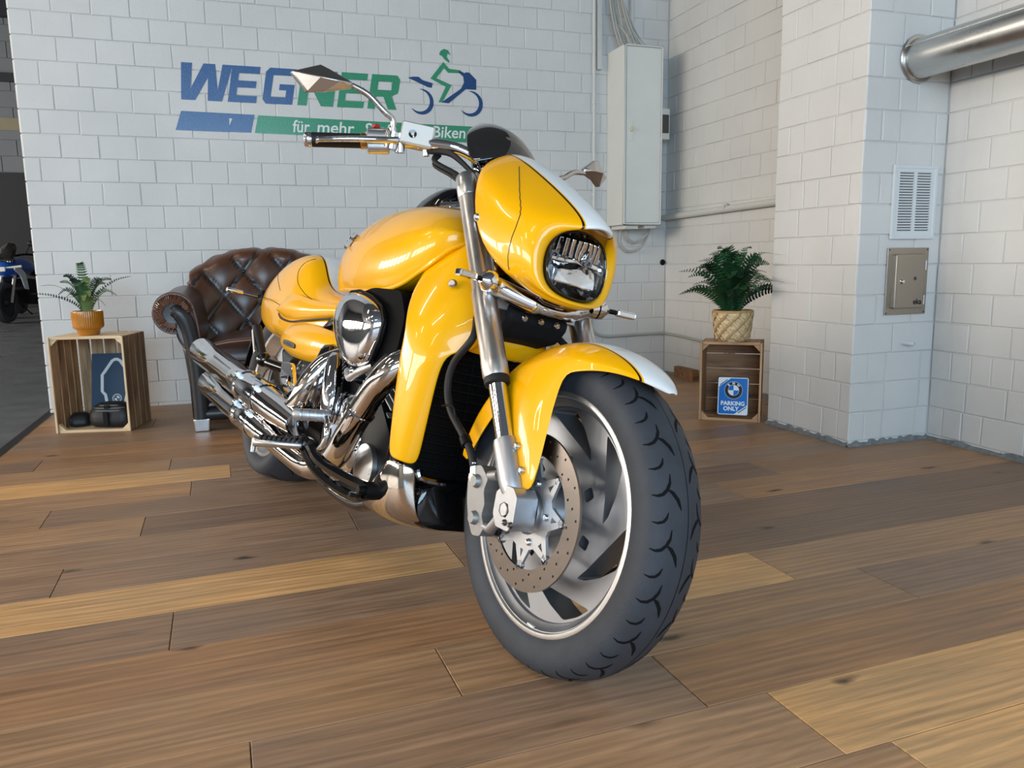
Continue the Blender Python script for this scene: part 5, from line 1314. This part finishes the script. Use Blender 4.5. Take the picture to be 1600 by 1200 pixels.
m = MB(); rows3 = []
for z, x in ((.600, 1.398), (.612, 1.408), (.640, 1.414), (.668, 1.405)):
    rows3.append([(x-.018*abs(y/.1)**2, y, z+.012*(y/.1)**2*(1 if z > .62 else .2)) for y in (-.11, -.06, 0, .06, .11)])
m.grid(rows3); m.build('shroud_bridge', 'yellow_paint', bike, smooth=60, subsurf=2, solid=.005)
rad = pe('radiator')
m = MB(); m.box((1.300, 0, .44), (.05, .325, .31)); m.build('core', 'black_matt', rad, smooth=0, bevel=.004)
m = MB()
for k in range(66): m.box((1.327, -.155+k*.0048, .44), (.003, .0016, .29))
g = m.build('core_fins', 'black_plastic', rad, smooth=0); g['kind'] = 'stuff'
for k in range(13):
    z = .315+k*.0215
    m = MB(); m.tube([(1.334, -.160, z+.004), (1.338, -.08, z), (1.339, 0, z-.001), (1.338, .08, z), (1.334, .160, z+.004)], .0022, 6); m.build('louver', 'black_plastic', rad)
for y in (-.055, .055):
    m = MB(); m.box((1.336, y, .44), (.003, .004, .28)); m.build('louver_post', 'black_plastic', rad, smooth=0)
m = MB(); m.tube([(1.336, -.158, .598), (1.342, 0, .594), (1.336, .158, .598)], .006, 8); m.build('top_rail', 'black_plastic', rad)
m = MB(); secs = []
for x, q in ((1.20, .9), (1.30, 1.0), (1.340, 1), (1.352, .92)):
    secs.append([(x, .150*q*math.copysign(abs(math.cos(t))**.5, math.cos(t)), .235+.062*q*math.copysign(abs(math.sin(t))**.6, math.sin(t))) for t in [2*PI*k/20 for k in range(20)]])
m.loft(secs); m.build('lower_guard', 'black_gloss', bike, smooth=50)
m = MB(); m.tube(spline([(1.349, -.158, .318), (1.356, -.150, .300), (1.362, -.11, .294), (1.364, -.09, .294)], 4), .008, 8); m.build('guard_trim', 'chrome_dark', bike)
# ---------------------------------------------------------------- air box and chrome covers
m = MB(); m.plate([soft([(.90, .700), (1.02, .726), (1.19, .722), (1.235, .66), (1.225, .575), (1.12, .505), (1.0, .505), (.90, .58)], .2)], lambda u, v, t: (u, t, v), -.205, .205); m.build('air_box', 'airbox_black', bike, smooth=30, bevel=.012)
CV = [(.929, .702), (.878, .662), (.880, .618), (.925, .565), (.993, .528), (1.058, .512), (1.113, .542), (1.140, .595), (1.150, .643), (1.122, .674), (1.056, .694), (.983, .706)]
cen = (1.02, .622)
def cov(q, y): return [(cen[0]+(x-cen[0])*q, y, cen[1]+(z-cen[1])*q) for x, z in CV]
for s in (-1, 1):
    m = MB(); m.loft([cov(1.07, s*.196), cov(1.075, s*.216), cov(1.02, s*.236), cov(.95, s*.246), cov(.86, s*.2525), cov(.6, s*.263), cov(.3, s*.269), cov(.05, s*.271)], True, True)
    ac = m.build('air_cleaner_cover', 'chrome', bike, smooth=60, subsurf=2)
    m = MB(); m.tube([(x, s*.222, z) for x, y, z in cov(1.085, 0)]+[(cov(1.085, 0)[0][0], s*.222, cov(1.085, 0)[0][2])], .004, 6); m.build('cover_seal', 'black_plastic', ac)
    m = MB(); m.lathe([(0, .008), (.006, .007), (.008, 0)], (1.052, s*.236, .506), (0, s, -.4), 12); m.build('cover_bolt', 'chrome', ac)
# ---------------------------------------------------------------- engine
eng = pe('engine')
m = MB(); m.plate([soft([(.62, .44), (.72, .48), (1.08, .46), (1.20, .36), (1.20, .22), (1.10, .165), (.72, .165), (.60, .26)], .2)], lambda u, v, t: (u, t, v), -.165, .165); m.build('crankcase', 'black_plastic', eng, smooth=30, bevel=.02)
def barrel(x0, z0, x1, z1, nm):
    d = Vector((x1-x0, 0, z1-z0)); ln_ = d.length; d.normalize(); rot = Matrix.Rotation(math.atan2(d.x, d.z), 3, 'Y')
    cy = pe(nm)
    m = MB(); c = Vector((x0, 0, z0))+d*ln_*.5; m.box(tuple(c), (.17, .26, ln_), rot); m.build('barrel', 'black_matt', cy, smooth=0, bevel=.03)
    for k in range(11):
        c = Vector((x0, 0, z0))+d*ln_*(.12+.07*k); m = MB(); m.box(tuple(c), (.205, .318, .0045), rot); m.build('cooling_fin', 'cast_alloy' if k % 1 == 0 else 'black_matt', cy, smooth=0, bevel=.0015, segs=1)
    c = Vector((x0, 0, z0))+d*(ln_*.97); m = MB(); m.box(tuple(c), (.19, .29, .10), rot); m.build('head_cover', 'chrome', cy, smooth=0, bevel=.025, segs=3)
    return cy
barrel(1.02, .38, 1.16, .66, 'front_cylinder'); barrel(.84, .38, .70, .62, 'rear_cylinder')
for s in (-1, 1):
    m = MB(); m.lathe([(.125, 0), (.122, .016), (.105, .030), (.06, .036), (0, .037)], (.90, s*.16, .315), (0, s, 0), 40); m.build('clutch_cover', 'chrome', eng, smooth=50)
    for k in range(8):
        a = 2*PI*k/8; m = MB(); m.lathe([(0, .006), (.006, .005), (.008, 0)], (.90+.112*math.cos(a), s*.178, .315+.112*math.sin(a)), (0, s, 0), 10); m.build('cover_bolt', 'satin_metal', eng)
    m = MB(); m.lathe([(.060, 0), (.058, .012), (.03, .02), (0, .021)], (1.09, s*.165, .27), (0, s, 0), 28); m.build('water_pump_cover', 'satin_metal', eng)
    # polished side cover standing between the two pipes
    m = MB(); secs = []
    for x, z, w, y in ((.800, .545, .022, .205), (.835, .500, .034, .225), (.870, .445, .038, .235), (.880, .385, .036, .236), (.872, .335, .030, .230)):
        secs.append([(x+w*math.cos(t), s*(y-.03+.03*math.sin(t)), z) for t in [2*PI*k/12 for k in range(12)]])
    m.loft(secs); m.build('side_trim', 'chrome', eng, smooth=50, subsurf=1)
    m = MB(); secs = []
    for x, z, w, y in ((.735, .560, .016, .205), (.765, .520, .030, .228), (.785, .455, .034, .240), (.775, .395, .028, .240), (.745, .345, .020, .232)):
        secs.append([(x+w*math.cos(t), s*(y-.03+.03*math.sin(t)), z) for t in [2*PI*k/12 for k in range(12)]])
    m.loft(secs); m.build('side_trim', 'chrome_dark', eng, smooth=50, subsurf=1)
    m = MB(); m.tube(spline([(.98, s*.215, .50), (1.02, s*.225, .485), (1.07, s*.225, .505), (1.12, s*.21, .53)], 5), .011, 10); m.build('breather_hose', 'satin_metal', eng)
    m = MB(); m.tube(spline([(1.16, s*.17, .57), (1.17, s*.20, .54), (1.13, s*.21, .50)], 5), .020, 12); m.build('plug_cap', 'rubber', eng)
    m = MB(); m.tube(spline([(1.22, s*.13, .42), (1.24, s*.15, .36), (1.23, s*.16, .28)], 5), .016, 10); m.build('coolant_hose', 'rubber', eng)
m = MB(); m.plate([soft([(.20, .50), (.70, .52), (.74, .44), (.60, .40), (.45, .39), (.28, .42)], .2)], lambda u, v, t: (u, t, v), -.150, .150); m.build('frame_cover', 'black_gloss', bike, smooth=30, bevel=.02)
for s in (-1, 1):
    m = MB(); m.tube(spline([(1.26, s*.05, .80), (1.05, s*.12, .71), (.75, s*.14, .66), (.5, s*.13, .56), (.35, s*.13, .42)], 5), .022, 10); m.build('frame_tube', 'black_gloss', bike); m = MB(); m.tube(spline([(1.25, s*.05, .72), (1.22, s*.14, .45), (1.15, s*.15, .20), (.85, s*.15, .16), (.5, s*.14, .25), (.40, s*.13, .38)], 6), .020, 10); m.build('frame_tube', 'black_gloss', bike)
    m = MB(); m.tube(spline([(.42, s*.13, .36), (.22, s*.155, .345), (0, s*.16, .325), (-.06, s*.16, .322)], 5), [.034]*11+[.040]*5, 12); m.build('swingarm', 'black_plastic', bike)
# ---------------------------------------------------------------- exhaust (right side)
ex = pe('exhaust')
m = MB(); m.tube(spline([(1.20, -.130, .565), (1.245, -.190, .555), (1.230, -.222, .515), (1.180, -.232, .455), (1.120, -.236, .375), (1.060, -.236, .300), (.985, -.236, .245), (.88, -.240, .222), (.74, -.246, .228), (.56, -.254, .244)], 6), [.033]*40+[.035]*15, 20); m.build('header_pipe', 'header_chrome', ex, smooth=50)
m = MB(); m.lathe([(.034, -.006), (.037, -.004), (.037, .004), (.034, .006)], (1.150, -.234, .415), (-.6, 0, -.8), 20); m.build('pipe_clamp', 'chrome', ex)
m = MB(); m.tube(spline([(.80, -.150, .53), (.775, -.200, .500), (.765, -.236, .440), (.735, -.250, .370), (.66, -.255, .335)], 6), .031, 18); m.build('header_pipe', 'header_chrome', ex, smooth=50)
def muffler(a, b, r, nm, joint):
    a, b = Vector(a), Vector(b); d = (b-a); ln_ = d.length; d.normalize(); mu = pe(nm); mu.parent = ex
    upv = Vector((0, 0, 1)); upv = (upv-d*upv.dot(d)).normalized(); sd_ = d.cross(upv)
    secs = []
    for f, q in ((0, 1), (.02, 1.0), (joint, 1.0), (joint+.004, 1.04), (.70, 1.04), (.86, .92), (1, .66)):
        ring_ = []
        for k in range(28):
            t = 2*PI*k/28; o_ = (upv*math.cos(t)+sd_*math.sin(t))*r*q
            cut = .014*(-math.cos(t)) if f == 0 else (.010*(-math.cos(t)) if f == .02 else 0)       # slash-cut end
            ring_.append(a+d*(ln_*f+cut*1.0)+o_)
        secs.append(ring_)
    m = MB(); m.loft(secs, True, False); m.face([len(m.v)-28+k for k in range(28)]); m.build('shell', 'chrome', mu, smooth=40)
    inner = []
    for f, q in ((0.0, .93), (.12, .93), (.12, .01)):
        inner.append([a+d*(ln_*f+(.014*(-math.cos(2*PI*k/28)) if f == 0 else 0)+.001)+(upv*math.cos(2*PI*k/28)+sd_*math.sin(2*PI*k/28))*r*q for k in range(28)])
    m = MB(); m.loft([secs[0]]+inner, True, False); m.build('outlet', 'black_matt', mu, smooth=40)
    for f in (.56, .74):
        m = MB(); m.lathe([(r*1.04, -.008), (r*1.09, -.006), (r*1.09, .006), (r*1.04, .008)], tuple(a+d*ln_*f), tuple(d), 28); m.build('clamp', 'chrome', mu)
        m = MB(); c_ = a+d*ln_*f+upv*r*.75-sd_*(-r*.8); m.tube([c_-d*.010, c_+d*.010], .009, 10); m.build('clamp_screw', 'satin_metal', mu)
    return mu
muffler((-.265, -.305, .425), (.800, -.262, .320), .050, 'upper_muffler', .40)
muffler((-.115, -.292, .318), (.640, -.252, .240), .046, 'lower_muffler', .52)
m = MB(); m.plate([soft([(.44, .47), (.54, .475), (.60, .40), (.74, .365), (.72, .33), (.55, .36), (.46, .42)], .25), circ(.018, 12, (.545, .418))], lambda u, v, t: (u, t, v), -.222, -.208); m.build('muffler_bracket', 'chrome', ex, smooth=30, bevel=.003)
m = MB(); m.lathe([(0, .010), (.011, .009), (.014, 0)], (.66, -.222, .365), (0, -1, 0), 14); m.build('bracket_bolt', 'satin_metal', ex)
# ---------------------------------------------------------------- forward controls
for s in (-1, 1):
    fc = pe('foot_control')
    bx_ = lambda pts, w: [Vector(p) for p in pts]
    for nm_, pts_, w_ in (('bracket_arm', [(1.045, .330, .318), (1.085, .322, .312), (1.125, .305, .280), (1.200, .262, .258), (1.275, .226, .250)], .014), ('bracket_arm', [(1.050, .328, .300), (1.095, .312, .262), (1.150, .280, .232), (1.215, .240, .218), (1.275, .222, .236)], .011)):
        m = MB(); m.tube(spline([(x, s*y, z) for x, y, z in pts_], 4), w_, 6); m.build(nm_, 'black_gloss', fc, smooth=20)
    m = MB(); m.box((1.055, s*.325, .309), (.030, .034, .034)); m.build('peg_mount', 'black_plastic', fc, smooth=0, bevel=.005)
    m = MB(); m.lathe([(.020, -.02), (.022, 0), (.020, .02)], (1.268, s*.225, .245), (0, s, 0), 16); m.lathe([(0, .021), (.010, .020), (.012, 0)], (1.268, s*.240, .245), (0, s, 0), 10); m.build('pivot', 'black_plastic', fc)
    p0, p1 = Vector((1.060, s*.325, .312)), Vector((.995, s*.432, .300)); dv = (p1-p0)
    m = MB(); secs = []
    for f, w, h in ((0, .010, .014), (.06, .018, .012), (.5, .019, .012), (.92, .017, .013), (1, .010, .016)):
        c = p0+dv*f; secs.append([c+Vector((1, s*.6, 0)).normalized()*w*math.cos(t)+Vector((0, 0, h*math.sin(t)-.008)) for t in [2*PI*k/12 for k in range(12)]])
    m.loft(secs); m.build('footpeg', 'satin_metal', fc, smooth=50)
    m = MB(); m.tube([p1-dv*.02, p1-dv*.02+Vector((0, 0, -.034))], [.008, .007], 10); m.build('peg_feeler', 'satin_metal', fc)
    for k in range(9):
        c = p0+dv*(.10+.095*k); m = MB(); m.box(tuple(c+Vector((0, 0, .005))), (.034, .0062, .010), Matrix.Rotation(math.atan2(dv.y, dv.x)+PI/2, 3, 'Z')); m.build('peg_rubber', 'rubber', fc, smooth=0, bevel=.001, segs=1)
    m = MB(); m.tube(spline([(1.09, s*.31, .30), (1.15, s*.315, .32), (1.165, s*.315, .36), (1.125, s*.308, .388)], 5), .009, 10); m.build('pedal_arm', 'chrome', fc)
    q0, q1 = Vector((1.124, s*.298, .391)), Vector((1.085, s*.378, .381))
    m = MB(); m.tube([q0, q0.lerp(q1, .05), q1.lerp(q0, .05), q1], [.011, .0145, .0145, .011], 14); m.build('pedal_pad', 'cast_alloy', fc)
    for k in range(4):
        c = q0.lerp(q1, .18+.2*k); m = MB(); m.lathe([(.0146, -.0025), (.0158, -.002), (.0158, .002), (.0146, .0025)], tuple(c), tuple(q1-q0), 14); m.build('pad_ring', 'cast_alloy', fc)
    pp = pe('passenger_peg')
    m = MB(); m.tube([(.30, s*.155, .44), (.205, s*.205, .450)], .018, 12); m.ball((.205, s*.208, .455), .026, 12, 8); m.build('hinge', 'black_gloss', pp)
    m = MB(); m.tube([(.198, s*.212, .465), (.105, s*.222, .560)], [.014, .017], 12); m.build('peg', 'rubber', pp)
    m = MB(); m.box((.145, s*.236, .512), (.016, .006, .105), Matrix.Rotation(-.75, 3, 'Y')); m.build('peg_plate', 'satin_metal', pp, smooth=0, bevel=.003)
# ---------------------------------------------------------------- seat, tail, side covers
def body_sec(x, zt, zb, hw, zw, flat=.5):
    col = [(0, zt), (flat*hw, zt-.004), (.80*hw, zt-.03*min(1, (zt-zw)*8)), (.95*hw, zw+.35*(zt-zw)), (hw, zw), (.97*hw, zw-.5*(zw-zb)), (.86*hw, zb), (0, zb+.01)]
    pts = [(x, -y, z) for y, z in col]
    return pts+[(x, y, z) for y, z in col[-2:0:-1]]
SS = [(-.335, .690, .640, .060, .665), (-.315, .715, .610, .095, .665), (-.25, .752, .580, .125, .665), (-.14, .800, .548, .150, .660), (-.02, .836, .530, .165, .655), (.10, .856, .520, .173, .655), (.20, .862, .518, .177, .65), (.265, .852, .518, .178, .65), (.315, .815, .518, .178, .645), (.36, .765, .520, .176, .635), (.43, .732, .522, .168, .625), (.54, .722, .525, .155, .62), (.66, .728, .530, .145, .62), (.72, .735, .54, .135, .63)]
m = MB(); m.loft([body_sec(*q) for q in SS]); seat = m.build('seat_and_tail', 'seat_paint', bike, smooth=60, subsurf=2)
for s in (-1, 1):
    for pts_ in ([(.273, s*.115, .842), (.235, s*.15, .787), (.279, s*.172, .741), (.352, s*.176, .712), (.45, s*.17, .69)], [(-.127, s*.12, .795), (.026, s*.15, .740), (.113, s*.165, .705)], [(-.24, s*.125, .677), (.022, s*.16, .667), (.175, s*.175, .650)]):
        m = MB(); m.tube([p for p, n_ in snap(seat, spline(pts_, 6), .0001)], .0013, 5); m.build('seam', 'badge_black', seat)
    # seat edge: raised pad over the side, with its dark joint
    rowsq = []
    for x, zt, zb, y in ((.16, .640, .628, .180), (.22, .690, .612, .186), (.33, .700, .606, .187), (.45, .680, .618, .180), (.60, .680, .634, .165), (.74, .685, .648, .150)):
        rowsq.append([(x, s*(y-.012), zt), (x, s*(y+.004), zt*.65+zb*.35), (x, s*(y+.003), zb*.8+zt*.2), (x, s*(y-.012), zb)])
    m = MB(); m.grid(rowsq); m.build('seat_flap', 'yellow_paint', seat, smooth=60, subsurf=2)
    m = MB(); m.tube(spline([(.165, s*.172, .622), (.22, s*.178, .607), (.33, s*.180, .601), (.45, s*.174, .613), (.60, s*.159, .629), (.74, s*.145, .643)], 5), .0035, 6); m.build('joint_line', 'badge_black', seat)
    sc_ = []
    for x, zt, zb, y in ((.245, .555, .520, .172), (.27, .590, .500, .182), (.36, .605, .490, .190), (.48, .605, .486, .192), (.62, .600, .490, .188), (.72, .590, .505, .176), (.755, .575, .52, .162)):
        sc_.append([(x, s*(y-.02), zt), (x, s*(y+.000), zt*.8+zb*.2), (x, s*(y+.005), zt*.45+zb*.55), (x, s*(y), zt*.15+zb*.85), (x, s*(y-.02), zb)])
    m = MB(); m.grid(sc_); sd2 = m.build('side_cover', 'yellow_paint', bike, smooth=60, subsurf=2)
    m = MB(); m.plate([soft([(.345, .523), (.465, .516), (.468, .534), (.348, .541)], .3)], lambda u, v, t: (u, s*(.1945+t), v), 0, .004); m.build('badge', 'badge_black', sd2, smooth=0, bevel=.001)
    for k in range(8):
        m = MB(); m.box((.362+k*.0128, s*.1988, .5305-.0007*k), (.0075, .0008, .008)); m.build('badge_letter', 'chrome_dark', sd2, smooth=0)
    rs_ = pe('rear_turn_signal')
    m = MB(); m.lathe([(.034, 0), (.030, .014), (.018, .022), (.008, .026)], (-.235, s*.118, .675), (-.1, s, 0), 18); m.build('base', 'black_plastic', rs_)
    m = MB(); m.tube([(-.238, s*.14, .676), (-.24, s*.20, .678)], .007, 10); m.build('stalk', 'chrome_dark', rs_)
    m = MB(); m.tube([(-.240, s*.200, .678), (-.241, s*.206, .678), (-.243, s*.262, .680), (-.243, s*.265, .680)], [.006, .010, .010, .007], 12); m.build('housing', 'chrome', rs_)
m = MB(); m.box((-.335, 0, .655), (.03, .10, .05)); m.build('tail_light', 'red_plastic', bike, smooth=0, bevel=.01)
m = MB(); secs = []
for a_ in range(20, 171, 15):
    a2 = math.radians(a_); r = .352; secs.append([(RA.x+r*math.cos(a2)*q, y, RA.z+r*math.sin(a2)*q) for y, q in ((-.125, .93), (-.12, 1.0), (0, 1.02), (.12, 1.0), (.125, .93))])
m.grid(secs); m.build('rear_fender', 'black_plastic', bike, smooth=60, solid=.006)
# side stand on the far side carries the leaning bike
m = MB(); ang_ = math.tan(LEAN)
foot_ = Vector((.66, .34, -(.34)*math.tan(-LEAN)*-1+.0))
fz = .34*math.tan(LEAN)
m.tube([(.80, .15, .17), (.70, .27, .10+.02), (.66, .325, fz+.012)], [.014, .012, .011], 10); m.lathe([(0, .006), (.026, .006), (.028, 0), (0, -.001)], (.655, .335, fz+.003), (0, -math.sin(LEAN), math.cos(LEAN)), 14); m.build('side_stand', 'black_plastic', bike)
# ================================================================ motorcycles parked far back in the hall
def far_bike(loc, rz, body, panel, label, tall=1.0):
    b_ = tag(empty('parked_motorcycle', None, loc, rz), label, 'motorcycle')
    for x in (0, 1.42):
        m = MB(); m.lathe([(.215, -.05), (.25, -.065), (.29, -.058), (.305, -.02), (.305, .02), (.29, .058), (.25, .065), (.215, .05)], (x, 0, .305), (0, 1, 0), 32); m.build('tire', 'tyre_rubber', b_)
        m = MB(); m.lathe([(.218, -.03), (.20, -.02), (.06, -.02), (.03, -.06), (0, -.06)], (x, 0, .305), (0, 1, 0), 24); m.lathe([(.218, .03), (.20, .02), (.06, .02), (.03, .06), (0, .06)], (x, 0, .305), (0, 1, 0), 24); m.build('rim', 'far_dark', b_)
    m = MB()
    for s in (-1, 1): m.tube([(1.42, s*.09, .30), (1.17, s*.09, .86)], .024, 8)
    m.build('fork', 'satin_metal', b_)
    m = MB(); m.plate([soft([(.45, .42), (.60, .62), (1.0, .66), (1.12, .50), (.98, .26), (.60, .24)], .2)], lambda u, v, t: (u, t, v), -.17, .17); m.build('engine', 'black_plastic', b_, smooth=30, bevel=.03)
    secs = []
    for x, hw, zt, zb in ((.50, .06, .84, .74), (.62, .14, .93, .72), (.80, .17, 1.0, .70), (.98, .17, 1.0, .68), (1.12, .16, .98, .64), (1.28, .15, .96, .66), (1.42, .08, .88, .74)):
        secs.append([(x, hw*math.cos(t), (zt+zb)/2+(zt-zb)/2*math.sin(t)) for t in [2*PI*k/14 for k in range(14)]])
    m = MB(); m.loft(secs); m.build('fairing', body, b_, smooth=60, subsurf=1)
    for s in (-1, 1):
        m = MB(); m.plate([soft([(1.42, .80), (1.30, .86), (1.08, .74), (1.02, .48), (1.14, .50), (1.24, .70)], .2)], lambda u, v, t: (u, t, v), s*.165, s*.182); m.build('side_panel', panel, b_, smooth=30, bevel=.006)
        m = MB(); m.tube(spline([(1.14, 0, .98), (1.10, s*.20, 1.02), (1.0, s*.36, 1.0)], 4), .016, 8); m.build('handlebar', 'black_plastic', b_)
        m = MB(); m.tube([(1.12, s*.22, 1.02), (1.12, s*.30, 1.16)], .008, 6); m.ball((1.12, s*.33, 1.18), (.02, .07, .045), 12, 8); m.build('mirror', 'black_plastic', b_)
        m = MB(); m.tube([(1.40, s*.05, .82), (1.36, s*.26, .84)], [.012, .02], 8); m.build('turn_signal', 'white_gloss', b_)
    m = MB(); m.grid([[(1.36, y, .93-abs(y)*.3), (1.22, y*.9, 1.06-abs(y)*.3), (1.12, y*.8, 1.20*tall-abs(y)*.5)] for y in (-.14, -.07, 0, .07, .14)]); m.build('windscreen', 'smoke_screen', b_, smooth=60, solid=.004)
    m = MB(); m.box((1.435, 0, .80), (.03, .13, .07)); m.build('headlight', 'white_gloss', b_, smooth=0, bevel=.012)
    secs = []
    for x, hw, zt, zb in ((-.25, .05, .93, .87), (-.10, .10, .92, .82), (.15, .12, .86, .72), (.40, .12, .82, .68), (.56, .10, .83, .70)):
        secs.append([(x, hw*math.cos(t), (zt+zb)/2+(zt-zb)/2*math.sin(t)) for t in [2*PI*k/12 for k in range(12)]])
    m = MB(); m.loft(secs); m.build('seat', 'black_matt', b_, smooth=60)
    m = MB(); m.plate([[(.0, .30), (.50, .36), (.52, .44), (.0, .35)]], lambda u, v, t: (u, t, v), -.11, .11); m.build('swingarm', 'far_dark', b_, smooth=0, bevel=.01)
    m = MB(); m.tube([(.55, -.17, .30), (.2, -.2, .34), (-.2, -.2, .46)], [.03, .05, .055], 12); m.build('muffler', 'satin_metal', b_)
    m = MB(); m.tube([(.62, .17, .24), (.55, .36, .01)], .012, 8); m.build('side_stand', 'black_plastic', b_)
    return b_
far_bike((-3.02, 14.98, 0), math.radians(-102), 'far_blue', 'far_white', 'blue and white motorcycle parked far back in the hall')
far_bike((-3.75, 16.3, 0), math.radians(-95), 'far_green', 'far_dark', 'dark motorcycle parked behind the blue and white one', 1.2)
